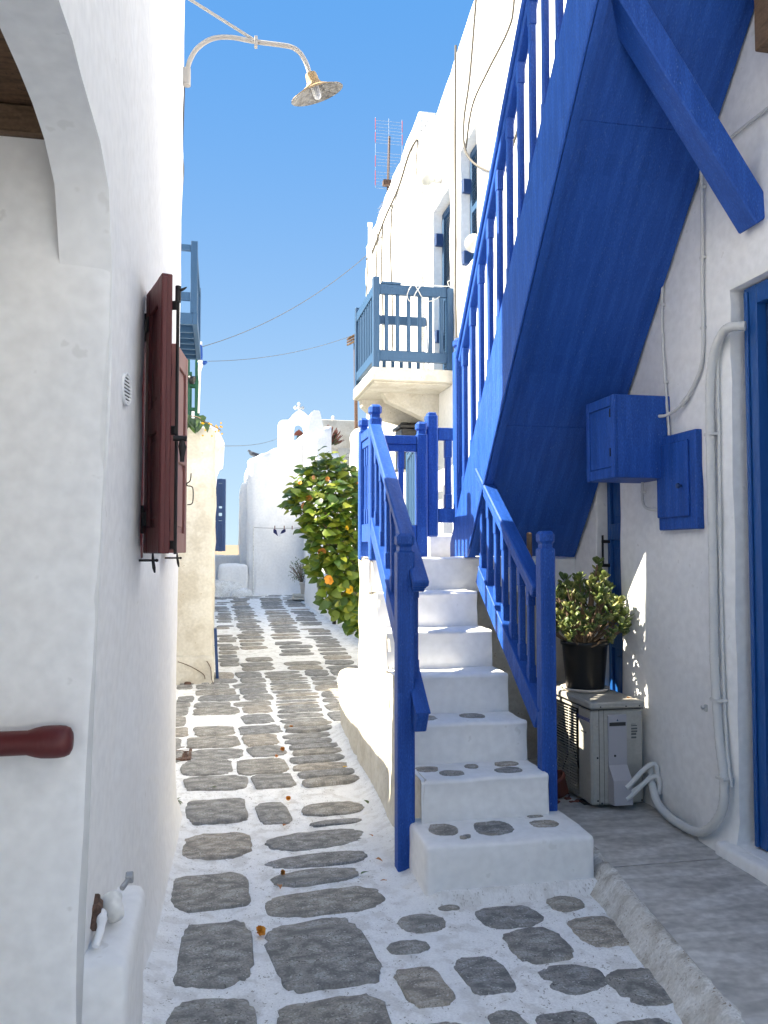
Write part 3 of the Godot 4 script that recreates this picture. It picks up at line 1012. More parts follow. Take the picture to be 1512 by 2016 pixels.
func back_yard() -> void:
	var t := thing("garden_wall", "low white wall with a stone bench left of the chapel", "wall", Vector3(.2, .5, -18.5))
	var st := begin()
	plaster(st, Vector3(-1.2, .2, -19.8), Vector3(.62, 1.41, -19.4), .1, .04, .02)
	obj("wall", st, M.whitewash, t)
	st = begin()
	plaster(st, Vector3(.02, .2, -18.7), Vector3(.62, 1.22, -17.75), .08, .08, .03)
	obj("bench", st, M.whitewash, t)
	st = begin()
	plaster(st, Vector3(-.3, .2, -18.5), Vector3(.55, .85, -17.45), .06, .25, .07)
	plaster(st, Vector3(.25, .3, -17.9), Vector3(.70, .72, -17.3), .05, .16, .05)
	obj("painted_boulder", st, M.worn_whitewash, t)
	var b := thing("beige_house", "beige rendered house with a flat roof right of the chapel", "house", Vector3(3, .6, -21))
	st = begin()
	plaster(st, Vector3(2.2, .3, -23), Vector3(5.5, 4.68, -20.0), .3, .03, .015)
	obj("wall", st, M.cream_plaster, b)
	st = begin()
	lathe(st, [Vector2(.045, 0), Vector2(.045, .10), Vector2(.03, .115), Vector2(0, .117)], Vector3(2.72, 4.665, -20.1), 14)
	obj("roof_vent", st, M.whitewash, b)
	# coursed blocks in front
	var c := thing("block_wall", "sunlit cream wall of large blocks below the beige house", "wall", Vector3(2.8, .6, -19))
	var y := .55
	var row := 0
	st = begin()
	span(st, Vector3(2.26, .3, -19.6), Vector3(3.6, 3.7, -19.06))
	obj("core", st, M.cream_plaster, c)
	while y < 3.7:
		var x := 2.25 - (row % 2) * .2
		while x < 3.5:
			st = begin()
			plaster(st, Vector3(max(x, 2.25), y, -19.2), Vector3(min(x + .41, 3.6), y + .215, -19.0), .2, .012, .006, false)
			obj("block", st, M.cream_plaster, c)
			x += .415
		y += .222
		row += 1
	# low wall on the right of the lane
	var w := thing("lane_wall", "low white wall edging the right of the lane behind the hibiscus", "wall", Vector3(1.8, .4, -13.5))
	st = begin()
	var g := []
	st.set_smooth_group(0)
	for i in 50:
		var z := -10.6 - i * .11
		var x: float = 1.93 - (-10.6 - z) * .055
		var row2 := []
		for p in [[0.0, -.1], [-.01, .12], [0.0, .35], [0.0, .6], [.01, .68], [.04, .70], [.3, .70]]:
			var v := Vector3(x + p[0], gy(z) + p[1], z)
			row2.append(v + Vector3(-lump(v, .02), lump(v, .012), 0))
		g.append(row2)
	for i in 49:
		for j in 6: quad(st, g[i][j], g[i + 1][j], g[i + 1][j + 1], g[i][j + 1], Vector3(-1, .6, 0))
	st.set_smooth_group(-1)
	span(st, Vector3(1.66, 0, -16.0), Vector3(2.3, 1.1, -15.95))
	obj("wall", st, M.whitewash, w)
	var p := thing("lane_pillar", "white rounded pillar at the foot of the brown pole", "pillar", Vector3(2.1, .4, -12.6))
	st = begin()
	plaster(st, Vector3(2.0, .2, -13.0), Vector3(2.32, 3.4, -12.5), .1, .14, .02)
	obj("shaft", st, M.whitewash, p)

# ---------------------------------------------------------------- right side
func louvred(t: Node3D, z0: float, z1: float, y0: float, y1: float, x: float) -> void:
	var st := begin()
	for z in [z0, z1]: span(st, Vector3(x, y0, z - .03), Vector3(x + .035, y1, z + .03))
	for y in [y0 + .03, (y0 + y1) * .5, y1 - .03]: span(st, Vector3(x + .002, y - .035, z1 + .031), Vector3(x + .033, y + .035, z0 - .031))
	var s := obj("shutter", st, M.teal_blue_paint, t)
	st = begin()
	var y := y0 + .09
	while y < y1 - .08:
		if abs(y - (y0 + y1) * .5) > .05: box(st, Vector3(x + .016, y, (z0 + z1) * .5), Vector3(.046, .006, z0 - z1 - .06), .001, Basis(Vector3(0, 0, 1), .85))
		y += .032
	var sl := obj("slats", st, M.teal_blue_paint, s)
	sl.set_meta("kind", "stuff")

func top_a(u: float) -> float:
	var z := 3.0 - u
	return 6.74 if z > -7.4 else lerp(6.74, 6.26, clamp((-7.4 - z) / 1.95, 0.0, 1.0))

func right_house() -> void:
	var t := thing("right_house", "two storey white house on the right carrying the steep blue stairs", "house", Vector3(3.5, 0, -3))
	var st := begin()
	var holes := [Rect2(5.46, .16, 1.05, 2.57), Rect2(7.63, .1, .32, 2.1), Rect2(11.33, 3.34, .70, 1.99), Rect2(10.39, 4.28, .56, 1.24), Rect2(11.28, .3, .39, 1.9)]
	wall(st, Vector3(2.35, 0, 3), Vector3(0, 0, -1), Vector3(-1, 0, 0), 12.42, 6.75, holes, .16, .12, .010, null, top_a, func(u, v): return (.06 * exp(-max(0.0, v - .1) / .07) if u < 6.8 else 0.0) - (0.0))
	obj("lane_wall", st, M.whitewash, t)
	st = begin()
	span(st, Vector3(2.515, 0, -9.40), Vector3(6.5, 6.2, 2.98))
	obj("body", st, M.whitewash, t)
	# front door beside the camera: frame with mouldings, panelled leaf
	st = begin()
	var x := 2.40
	for z in [-3.42, -2.50]:
		span(st, Vector3(x, .17, z - .045), Vector3(x + .10, 2.72, z + .045))
		var s := -1 if z < -3 else 1
		span(st, Vector3(x - .012, .17, z - .012 + s * .02), Vector3(x - .001, 2.70, z + .012 + s * .02))
	span(st, Vector3(x + .001, 2.63, -3.374), Vector3(x + .099, 2.719, -2.546))
	var d := obj("door", st, M.door_blue_paint, t)
	st = begin()
	span(st, Vector3(x + .045, .17, -3.373), Vector3(x + .09, 2.628, -2.547))
	for y in [[.35, 1.0], [1.15, 1.75], [1.9, 2.45]]:
		for z in [-3.16, -2.76]: span(st, Vector3(x + .032, y[0], z - .14), Vector3(x + .046, y[1], z + .14), .012)
	obj("leaf", st, M.navy_paint, d)
	# narrow panelled door half hidden by the meter cupboard
	st = begin()
	span(st, Vector3(2.425, .11, -4.945), Vector3(2.47, 2.19, -4.905))
	span(st, Vector3(2.425, .11, -4.675), Vector3(2.47, 2.19, -4.635))
	for y in [.16, .95, 1.62, 2.14]: span(st, Vector3(2.427, y - .05, -4.904), Vector3(2.468, y + .05, -4.676))
	var nd := obj("door", st, M.door_blue_paint, t)
	tag(nd, "narrow blue panelled door half hidden behind the meter cupboard", "")
	st = begin()
	for y in [[.21, .90], [1.0, 1.57], [1.67, 2.09]]:
		span(st, Vector3(2.445, y[0], -4.905), Vector3(2.455, y[1], -4.675))
		span(st, Vector3(2.436, y[0] + .05, -4.86), Vector3(2.446, y[1] - .05, -4.72), .008)
	obj("panel", st, M.door_blue_paint, nd)
	st = begin()
	tube(st, [Vector3(2.37, 1.30, -4.925), Vector3(2.37, 1.20, -4.925), Vector3(2.34, 1.18, -4.93)], [.012, .008, .01])
	obj("latch", st, M.black_iron, nd)
	st = begin()
	tube(st, [Vector3(2.38, 1.42, -4.92), Vector3(2.38, 1.60, -4.92)], .007)
	span(st, Vector3(2.375, 1.40, -4.93), Vector3(2.43, 1.42, -4.91))
	span(st, Vector3(2.375, 1.55, -4.93), Vector3(2.43, 1.57, -4.91))
	obj("latch", st, M.black_iron, nd)
	# upper openings
	louvred(t, -8.37, -8.99, 3.35, 5.30, 2.455)
	louvred(t, -7.43, -7.92, 4.30, 5.50, 2.455)
	for e in [[-7.925, 5.15], [-7.925, 4.42], [-9.0, 5.0], [-9.0, 3.9]]:
		st = begin()
		span(st, Vector3(2.37, e[1] - .07, e[0] - .02), Vector3(2.46, e[1] + .07, e[0] + .03), .006)
		obj("shutter_bracket", st, M.navy_paint, t)
	st = begin()
	span(st, Vector3(2.47, .31, -8.65), Vector3(2.50, 2.19, -8.30))
	obj("door", st, M.navy_paint, t)
	# skirting of thick whitewash under the door
	st = begin()
	plaster(st, Vector3(2.27, .05, -3.60), Vector3(2.46, .165, -1.5), .06, .03, .012)
	obj("threshold", st, M.whitewash, t)
	# cantilevered slab of the balcony with shaped bracket
	st = begin()
	plaster(st, Vector3(1.50, 3.22, -9.38), Vector3(2.36, 3.345, -8.18), .1, .012, .006, false)
	var slab := obj("balcony", st, M.cream_plaster, t)
	st = begin()
	prism(st, [Vector2(2.36, 3.215), Vector2(1.72, 3.215), Vector2(1.78, 3.12), Vector2(2.36, 2.86)], Vector3(0, 0, -8.78), Vector3.RIGHT, Vector3.UP, Vector3(0, 0, -.16))
	prism(st, [Vector2(2.36, 3.215), Vector2(1.56, 3.215), Vector2(1.58, 3.13), Vector2(1.66, 3.06), Vector2(1.85, 2.98), Vector2(2.1, 2.92), Vector2(2.36, 2.84)], Vector3(0, 0, -9.22), Vector3.RIGHT, Vector3.UP, Vector3(0, 0, -.15))
	obj("bracket", st, M.cream_plaster, slab)
	for i in 5:
		st = begin()
		span(st, Vector3(1.53, 3.203, -8.26 - i * .215), Vector3(2.34, 3.219, -8.26 - i * .215 - .205), .003)
		obj("soffit_board", st, M.cream_plaster, slab)
	# balcony rail
	st = begin()
	for e in [Vector2(1.545, -8.225), Vector2(2.315, -8.225), Vector2(1.545, -9.33)]:
		span(st, Vector3(e.x - .035, 3.346, e.y - .035), Vector3(e.x + .035, 4.27 if e.x < 2 else 4.20, e.y + .035), .006)
	for y in [[4.10, 4.20], [3.42, 3.52]]:
		span(st, Vector3(1.581, y[0], -8.25), Vector3(2.279, y[1], -8.20))
		span(st, Vector3(1.52, y[0], -9.294), Vector3(1.57, y[1], -8.261))
		span(st, Vector3(1.581, y[0], -9.355), Vector3(2.34, y[1], -9.305))
	span(st, Vector3(1.60, 4.202, -8.26), Vector3(1.80, 4.225, -8.19))
	span(st, Vector3(1.582, 3.74, -9.35), Vector3(2.34, 3.80, -9.31))
	var rail := obj("balcony_rail", st, M.teal_blue_paint, t)
	for i in 6:
		st = begin()
		span(st, Vector3(1.635 + i * .115, 3.521, -8.24), Vector3(1.672 + i * .115, 4.099, -8.21))
		obj("baluster", st, M.teal_blue_paint, rail)
	for i in 9:
		st = begin()
		span(st, Vector3(1.53, 3.521, -8.36 - i * .105), Vector3(1.56, 4.099, -8.325 - i * .105))
		obj("baluster", st, M.teal_blue_paint, rail)
	for i in 7:
		st = begin()
		span(st, Vector3(1.63 + i * .10, 3.36, -9.34), Vector3(1.67 + i * .10, 3.739, -9.32))
		obj("baluster", st, M.teal_blue_paint, rail)
	st = begin()
	tube(st, curve([Vector3(2.30, 4.215, -8.20), Vector3(2.15, 4.21, -8.19), Vector3(2.04, 4.225, -8.185), Vector3(1.96, 4.14, -8.185), Vector3(1.90, 4.03, -8.19), Vector3(1.86, 4.10, -8.185), Vector3(1.93, 4.205, -8.185), Vector3(2.03, 4.06, -8.18), Vector3(2.12, 4.05, -8.185), Vector3(2.2, 4.10, -8.19)]), .005, 6)
	tube(st, curve([Vector3(2.31, 4.205, -8.20), Vector3(2.29, 4.255, -8.2), Vector3(2.31, 4.275, -8.2), Vector3(2.33, 4.25, -8.2), Vector3(2.31, 4.21, -8.2)]), .004, 6)
	tag(obj("tied_cord", st, M.white_pipe), "pale cord looped over the top of the balcony rail", "cord")
	# cables on the facade
	st = begin()
	tube(st, curve([Vector3(2.328, 6.64, -8.0), Vector3(2.33, 5.8, -8.04), Vector3(2.33, 5.02, -8.03), Vector3(2.33, 4.2, -8.06), Vector3(2.33, 3.45, -8.0)]), .012, 6)
	tube(st, curve([Vector3(2.336, 6.6, -8.05), Vector3(2.336, 5.6, -8.09), Vector3(2.336, 4.6, -8.07), Vector3(2.336, 3.5, -8.05)]), .006, 6)
	obj("facade_cable", st, M.cable_grey, t)
	st = begin()
	tube(st, curve([Vector3(2.33, 6.7, -7.31), Vector3(2.33, 6.05, -7.53), Vector3(2.32, 5.69, -7.70), Vector3(2.315, 5.35, -7.62), Vector3(2.315, 4.98, -7.15), Vector3(2.325, 4.72, -6.6), Vector3(2.33, 4.9, -6.2)]), .011, 6)
	tube(st, curve([Vector3(2.33, 6.7, -6.1), Vector3(2.33, 5.99, -6.30), Vector3(2.33, 5.83, -6.45), Vector3(2.33, 5.79, -6.99), Vector3(2.33, 5.72, -7.45), Vector3(2.32, 5.4, -7.64)]), .010, 6)
	obj("facade_cable", st, M.cable_grey, t)
	# globe lamps
	for e in [Vector3(2.34, 5.55, -8.66), Vector3(2.34, 4.22, -7.0)]:
		var l := thing("wall_lamp", "round glass wall lamp above the balcony door" if e.y > 5 else "round glass wall lamp half hidden by the blue stair rail", "wall lamp", e, "globe wall lamps on the right facade")
		st = begin()
		lathe(st, [Vector2(0, 0), Vector2(.05, 0), Vector2(.05, .05), Vector2(.042, .075), Vector2(0, .075)], e, 14, Basis(Vector3(0, 0, 1), PI * .5))
		obj("base", st, M.cable_white, l)
		st = begin()
		var pr := []
		for i in 13: pr.append(Vector2(.082 * sin(PI * i / 12.0) + .0001, .145 - .082 * cos(PI * i / 12.0)))
		lathe(st, pr, e, 20, Basis(Vector3(0, 0, 1), PI * .5))
		obj("globe", st, M.globe_glass, l)

func far_right_house() -> void:
	var t := thing("far_right_house", "white house with bumpy render beyond the balcony on the right", "house", Vector3(3.5, .2, -11))
	var st := begin()
	wall(st, Vector3(2.30, 0, -9.46), Vector3(0, 0, -1), Vector3(-1, 0, 0), 3.65, 6.72, [], .2, .12, .028, null, func(u): return 6.72 - .09 * u)
	obj("lane_wall", st, M.worn_whitewash, t)
	st = begin()
	span(st, Vector3(2.49, 0, -13.08), Vector3(6.5, 6.3, -9.47))
	span(st, Vector3(2.489, 6.29, -9.9), Vector3(3.4, 6.70, -9.465), .02)
	obj("body", st, M.whitewash, t)
	st = begin()
	prism(st, [Vector2(0, 0), Vector2(.16, 0), Vector2(.16, .28), Vector2(0, .34)], Vector3(2.14, 3.24, -11.9), Vector3.RIGHT, Vector3.UP, Vector3(0, 0, .03))
	obj("shutter", st, M.green_paint, t)
	st = begin()
	tube(st, curve([Vector3(2.27, 6.36, -9.45), Vector3(2.285, 6.42, -9.6), Vector3(2.27, 6.39, -9.9), Vector3(2.285, 6.27, -10.57), Vector3(2.27, 6.19, -11.4), Vector3(2.285, 6.10, -12.4), Vector3(2.29, 6.16, -13.0)]), .014, 6)
	for z in [-10.95, -11.6, -12.0, -12.8]: tube(st, curve([Vector3(2.28, 6.2, z), Vector3(2.265, 5.6, z - .03), Vector3(2.28, 4.9, z), Vector3(2.275, 4.1, z + .02)]), .011, 6)
	tube(st, curve([Vector3(2.28, 6.36, -9.46), Vector3(2.275, 6.1, -9.52), Vector3(2.28, 5.95, -9.5)]), .008, 6)
	obj("roof_cable", st, M.cable_grey, t)
	st = begin()
	tube(st, [Vector3(2.22, 5.2, -12.32), Vector3(2.22, 6.42, -12.30)], .03, 10)
	tube(st, [Vector3(2.22, 6.42, -12.30), Vector3(2.22, 6.47, -12.30)], .04, 10)
	obj("vent_pipe", st, M.cable_white, t)

func prof_y(z: float) -> float:
	var zs := [-3.55, -3.87, -4.15, -4.43, -4.71, -4.99, -5.27]
	var ys := [.23, .425, .625, .83, 1.04, 1.25, 1.46]
	var y := 0.0
	for i in 7:
		if z <= zs[i]: y = ys[i]
	return y

func staircase() -> void:
	var t := thing("stone_staircase", "whitewashed masonry steps with grey stones set in the lower treads", "staircase", Vector3(1.25, 0, -4.4))
	var zs := [-3.55, -3.87, -4.15, -4.43, -4.71, -4.99, -5.27, -5.70]
	var ys := [.23, .425, .625, .83, 1.04, 1.25, 1.46]
	var st := begin()
	plaster(st, Vector3(.89, -.05, -3.98), Vector3(1.665, .23, -3.55), .05, .022, .010)
	obj("step", st, M.whitewash, t)
	for i in range(1, 7):
		st = begin()
		st.set_smooth_group(0)
		var y0: float = ys[i - 1] - .02
		var y1: float = ys[i]
		var z0: float = zs[i]
		var z1: float = zs[i + 1] - .03
		var xr := 1.575 + (.0 if i < 6 else .80)
		var prof := []
		for k in 6: prof.append(Vector2(lerp(y0, y1 - .02, k / 5.0), z0 + .004 * sin(k * 1.3)))
		for k in 4: prof.append(Vector2(y1 - .018 + .018 * sin(PI * .5 * (k + .5) / 4.0), z0 + .004 - .02 * (1.0 - cos(PI * .5 * (k + .5) / 4.0))))
		for k in 7: prof.append(Vector2(y1, lerp(z0 - .024, z1, k / 6.0)))
		var g := []
		var nx := 18 if i < 6 else 40
		for a in nx + 1:
			var x: float = lerp(.945, xr, a / float(nx))
			var row := []
			for p in prof:
				var v := Vector3(x, p.x, p.y)
				var l := lump(v, .011) + .002 * noise.get_noise_3dv(v * 17.0)
				row.append(v + Vector3(0, l * .8, l * .8))
			g.append(row)
		for a in nx:
			for j in prof.size() - 1: quad(st, g[a][j], g[a + 1][j], g[a + 1][j + 1], g[a][j + 1], Vector3(0, 1, 1))
		st.set_smooth_group(1)
		# closed right end
		for j in prof.size() - 1:
			quad(st, g[nx][j], g[nx][j + 1], Vector3(xr, 0, prof[j + 1].y), Vector3(xr, 0, prof[j].y), Vector3.RIGHT)
		obj("step", st, M.whitewash, t)
	# the rough side wall under the left railing
	st = begin()
	st.set_smooth_group(0)
	var cols := []
	for i in 7:
		var n := int(max(4, round((zs[i] - zs[i + 1]) / .035)))
		if i == 0: continue
		for k in n + 1: cols.append([lerp(zs[i], zs[i + 1], k / float(n)), ys[i]])
	var g := []
	for c in cols:
		var row := []
		for j in 22:
			var y: float = lerp(-.05, c[1] - .004, j / 21.0)
			var v := Vector3(.955, y, c[0])
			v.x += .03 * exp(-y / .09) * -1.0 - lump(v, .016) - .004 * noise.get_noise_3dv(v * 13.0)
			row.append(v)
		var e: Vector3 = row[-1]
		row.append(e + Vector3(.012, .006, 0))
		g.append(row)
	for i in cols.size() - 1:
		for j in 22: quad(st, g[i][j], g[i + 1][j], g[i + 1][j + 1], g[i][j + 1], Vector3(-1, 0, 0))
	# far end of the landing
	plaster(st, Vector3(.96, -.05, -5.72), Vector3(2.40, 1.455, -5.45), .1, .02, .01)
	obj("side_wall", st, M.cream_plaster, t)
	# bulging planter behind the landing
	st = begin()
	plaster(st, Vector3(.955, -.05, -6.74), Vector3(1.55, .56, -5.74), .05, .07, .03)
	obj("planter", st, M.cream_plaster, t)
	st = begin()
	lathe(st, [Vector2(.16, .575), Vector2(.10, .59), Vector2(.0, .60)], Vector3(1.25, 0, -6.2), 14)
	obj("planter_soil", st, M.brown_wood, t)
	st = begin()
	plaster(st, Vector3(1.47, 1.3, -6.1), Vector3(1.80, 1.62, -5.80), .06, .02, .01)
	span(st, Vector3(1.48, 0, -6.09), Vector3(1.79, 1.31, -5.81))
	obj("white_block", st, M.whitewash, t)
	var k := 600
	for s in [[1.02, -3.76, .13, .14, 2.4, 0], [1.25, -3.74, .18, .17, 2.5, 0], [1.50, -3.74, .13, .10, 2.6, 0], [1.08, -3.645, .03, .03, 2.2, 0], [1.50, -3.85, .08, .04, 3.0, 0], [1.10, -3.655, .035, .03, 2.2, 0],
		[1.02, -4.06, .11, .10, 2.4, 1], [1.12, -3.97, .12, .08, 2.3, 1], [1.25, -4.07, .07, .07, 2.3, 1], [1.41, -3.97, .13, .09, 2.5, 1], [1.44, -4.09, .12, .07, 3.0, 1],
		[1.07, -4.30, .12, .13, 2.5, 2], [1.33, -4.31, .13, .12, 2.6, 2]]:
		var o := put("stone", stone_mesh(s[2], s[3], s[4], k, .0015, 44), M["paving_stone_%d" % [1, 0, 3, 1][k % 4]], t)
		o.position = Vector3(s[0], ys[s[5]] + .004, s[1]) - t.position
		k += 1

func baluster(parent: Node3D, p: Vector3, y0: float, y1: float, w: float, m: Material) -> void:
	var st := begin()
	span(st, Vector3(p.x - w * .42, y0, p.z - w * .42), Vector3(p.x + w * .42, y1, p.z + w * .42), w * .13)
	for e in [[y0, y0 + .10], [y1 - .12, y1]]: span(st, Vector3(p.x - w * .5, e[0], p.z - w * .5), Vector3(p.x + w * .5, e[1], p.z + w * .5), w * .08)
	obj("baluster", st, m, parent)

func newel(parent: Node3D, x: float, z: float, y0: float, y1: float, w: float, called := "newel_post") -> void:
	var st := begin()
	var h := w * .5
	span(st, Vector3(x - h, y0, z - h), Vector3(x + h, y1 - .085, z + h), .008)
	for s in [-.22, .22]:  # fluting strips
		span(st, Vector3(x - h * .12 + s * w, y0 + (y1 - y0) * .38, z + h - .002), Vector3(x + h * .12 + s * w, y1 - .22, z + h + .003), .002)
	span(st, Vector3(x - h * .72, y1 - .087, z - h * .72), Vector3(x + h * .72, y1 - .062, z + h * .72), .003)
	span(st, Vector3(x - h * 1.03, y1 - .066, z - h * 1.03), Vector3(x + h * 1.03, y1, z + h * 1.03), .016)
	obj(called, st, M.royal_blue_paint, parent)

func rail_run(t: Node3D, a: Vector3, b: Vector3, base_drop: float, cap_w: float, n: int, first: float, last: float) -> void:
	# a: lower end of the handrail's top, b: its upper end
	var d := b - a
	var st := begin()
	var nrm := Vector3.UP.cross(d.normalized()).cross(d.normalized()) * -1.0
	nrm = nrm.normalized()
	if nrm.y < 0: nrm = -nrm
	beam(st, a - nrm * .019, b - nrm * .019, cap_w, .038, nrm, .007)
	beam(st, a - nrm * .060 + d * .012, b - nrm * .060, cap_w * .72, .042, nrm, .006)
	beam(st, a - nrm * .047 + d * .008, b - nrm * .047, cap_w * .84, .015, nrm, .004)
	obj("handrail", st, M.royal_blue_paint, t)
	st = begin()
	var drop := Vector3(0, base_drop, 0)
	beam(st, a - drop, b - drop, .058, .115, nrm, .006)
	beam(st, a - drop + nrm * .062, b - drop + nrm * .062, .07, .012, nrm, .003)
	obj("base_rail", st, M.royal_blue_paint, t)
	for i in n:
		var f: float = lerp(first, last, i / float(n - 1))
		var p := a + d * f
		baluster(t, p, p.y - base_drop + .06, p.y - .08, .040, M.royal_blue_paint)

func lower_railings() -> void:
	var t := thing("stair_railing", "blue wooden railing on the left of the white steps and round the landing", "railing", Vector3(.93, 0, -4.5), "blue stair railings")
	newel(t, .878, -3.93, 0.0, 1.585, .084)
	rail_run(t, Vector3(.93, 1.36, -3.80), Vector3(.975, 2.31, -5.21), .655, .078, 7, .12, .93)
	newel(t, .985, -5.27, 1.44, 2.44, .078)
	newel(t, .975, -5.64, 1.44, 2.41, .068)
	newel(t, 1.385, -5.66, 1.44, 2.40, .075)
	var st := begin()
	for y in [[2.24, 2.30, .062], [2.19, 2.24, .045], [1.56, 1.68, .05]]:
		st = begin()
		span(st, Vector3(.98 - y[2] * .5, y[0], -5.605), Vector3(.98 + y[2] * .5, y[1] - .001, -5.31))
		obj("landing_rail", st, M.royal_blue_paint, t)
		st = begin()
		span(st, Vector3(1.012, y[0], -5.66 - y[2] * .5), Vector3(1.345, y[1] - .001, -5.66 + y[2] * .5))
		obj("landing_rail", st, M.royal_blue_paint, t)
	for i in 3: baluster(t, Vector3(.98, 0, -5.375 - i * .085), 1.68, 2.19, .034, M.royal_blue_paint)
	for i in 2: baluster(t, Vector3(1.10 + i * .14, 0, -5.66), 1.68, 2.19, .042, M.royal_blue_paint)
	# gate between the landing post and the tall post of the upper flight
	var gt := thing("landing_gate", "small blue gate at the back of the landing under the balcony", "gate", Vector3(1.5, 1.5, -5.7))
	st = begin()
	span(st, Vector3(1.428, 1.60, -5.745), Vector3(1.512, 2.46, -5.665), .012)
	span(st, Vector3(1.513, 2.28, -5.73), Vector3(1.70, 2.37, -5.68), .006)
	span(st, Vector3(1.513, 1.70, -5.73), Vector3(1.70, 1.80, -5.68), .006)
	span(st, Vector3(1.44, 2.44, -5.74), Vector3(1.50, 2.475, -5.67), .006)
	obj("frame", st, M.royal_blue_paint, gt)
	baluster(gt, Vector3(1.59, 0, -5.705), 1.80, 2.28, .05, M.royal_blue_paint)
	var r := thing("stair_railing", "blue wooden railing on the right of the white steps beside the air conditioner", "railing", Vector3(1.6, 0, -4.4), "blue stair railings")
	newel(r, 1.605, -3.955, .20, 1.60, .078)
	rail_run(r, Vector3(1.595, 1.32, -4.0), Vector3(1.60, 2.02, -4.98), .665, .078, 7, .14, .96)
	st = begin()
	tube(st, [Vector3(1.70, 1.30, -4.42), Vector3(1.745, 1.60, -4.54)], .016, 8)
	tag(obj("wooden_stick", st, M.brown_wood), "brown wooden stick standing behind the right newel post", "stick")

func upper_stairs() -> void:
	var t := thing("upper_stairs", "steep blue wooden staircase climbing the right wall overhead", "staircase", Vector3(1.9, 1.46, -4.4))
	var sl := 1.235
	var top_z := -2.55
	var st := begin()
	var X := 1.575
	var w := .045
	# outer stringer
	var up_y := func(z: float) -> float: return 1.59 + (z + 5.57) * sl
	var lo_y := func(z: float) -> float: return 1.46 + (z + 5.165) * sl
	prism(st, [Vector2(-5.60, 1.46), Vector2(-5.165, 1.46), Vector2(top_z, lo_y.call(top_z)), Vector2(top_z, up_y.call(top_z)), Vector2(-5.60, up_y.call(-5.60))], Vector3(X, 0, 0), Vector3(0, 0, 1), Vector3.UP, Vector3(w, 0, 0))
	# moulding along its lower edge
	for e in [[.012, -.012, .016], [.045, -.008, .012]]:
		beam(st, Vector3(X + e[1] + .003, lo_y.call(-5.13) + e[0], -5.13), Vector3(X + e[1] + .003, lo_y.call(top_z) + e[0], top_z), .012, e[2], Vector3(0, 1, -sl).normalized(), .003)
	obj("stringer", st, M.royal_blue_paint, t)
	st = begin()
	prism(st, [Vector2(-5.60, 1.46), Vector2(-5.25, 1.46), Vector2(top_z, lo_y.call(top_z) + .11), Vector2(top_z, up_y.call(top_z)), Vector2(-5.60, up_y.call(-5.60))], Vector3(2.29, 0, 0), Vector3(0, 0, 1), Vector3.UP, Vector3(w, 0, 0))
	obj("stringer", st, M.royal_blue_paint, t)
	# boarded soffit between the stringers
	var px := X + w + .001
	for i in 3:
		st = begin()
		var za: float = [-5.24, -4.62, -3.58][i]
		var zb: float = [-4.623, -3.583, top_z][i]
		prism(st, [Vector2(za, lo_y.call(za) + .10), Vector2(zb, lo_y.call(zb) + .10), Vector2(zb, lo_y.call(zb) + .122), Vector2(za, lo_y.call(za) + .122)], Vector3(px, 0, 0), Vector3(0, 0, 1), Vector3.UP, Vector3(.667, 0, 0))
		obj("soffit_board", st, M.royal_blue_paint, t)
	# treads
	var y := 1.68
	while y < 4.75:
		st = begin()
		var z := -5.50 + (y - 1.59) / sl
		span(st, Vector3(px, y - .02, z - .10), Vector3(2.288, y + .015, z + .13))
		obj("tread", st, M.royal_blue_paint, t)
		y += .215
	# upper landing, above and behind the camera's view
	st = begin()
	span(st, Vector3(X, 4.98, -2.549), Vector3(2.335, 5.10, -1.2))
	obj("upper_landing", st, M.royal_blue_paint, t)
	# diagonal brace
	st = begin()
	beam(st, Vector3(2.36, 2.97, -3.30), Vector3(1.62, 4.05, -3.30), .115, .135, Vector3(0, 0, 1), .006)
	obj("brace", st, M.royal_blue_paint, t)
	# balustrade
	newel(t, 1.615, -5.50, 1.46, 2.96, .075)
	st = begin()
	var ha := Vector3(1.60, 2.80, -5.40)
	var hb := Vector3(1.60, 2.80 + (5.40 - 2.6) * sl, -2.6)
	var nrm := Vector3(0, 1, -sl).normalized()
	beam(st, ha, hb, .085, .04, nrm, .006)
	beam(st, ha - nrm * .04, hb - nrm * .04, .055, .04, nrm, .006)
	obj("handrail", st, M.royal_blue_paint, t)
	var z := -5.30
	while z < -2.7:
		baluster(t, Vector3(1.597, 0, z), up_y.call(z) - .03, 2.80 + (z + 5.40) * sl - .08, .042, M.royal_blue_paint)
		z += .178

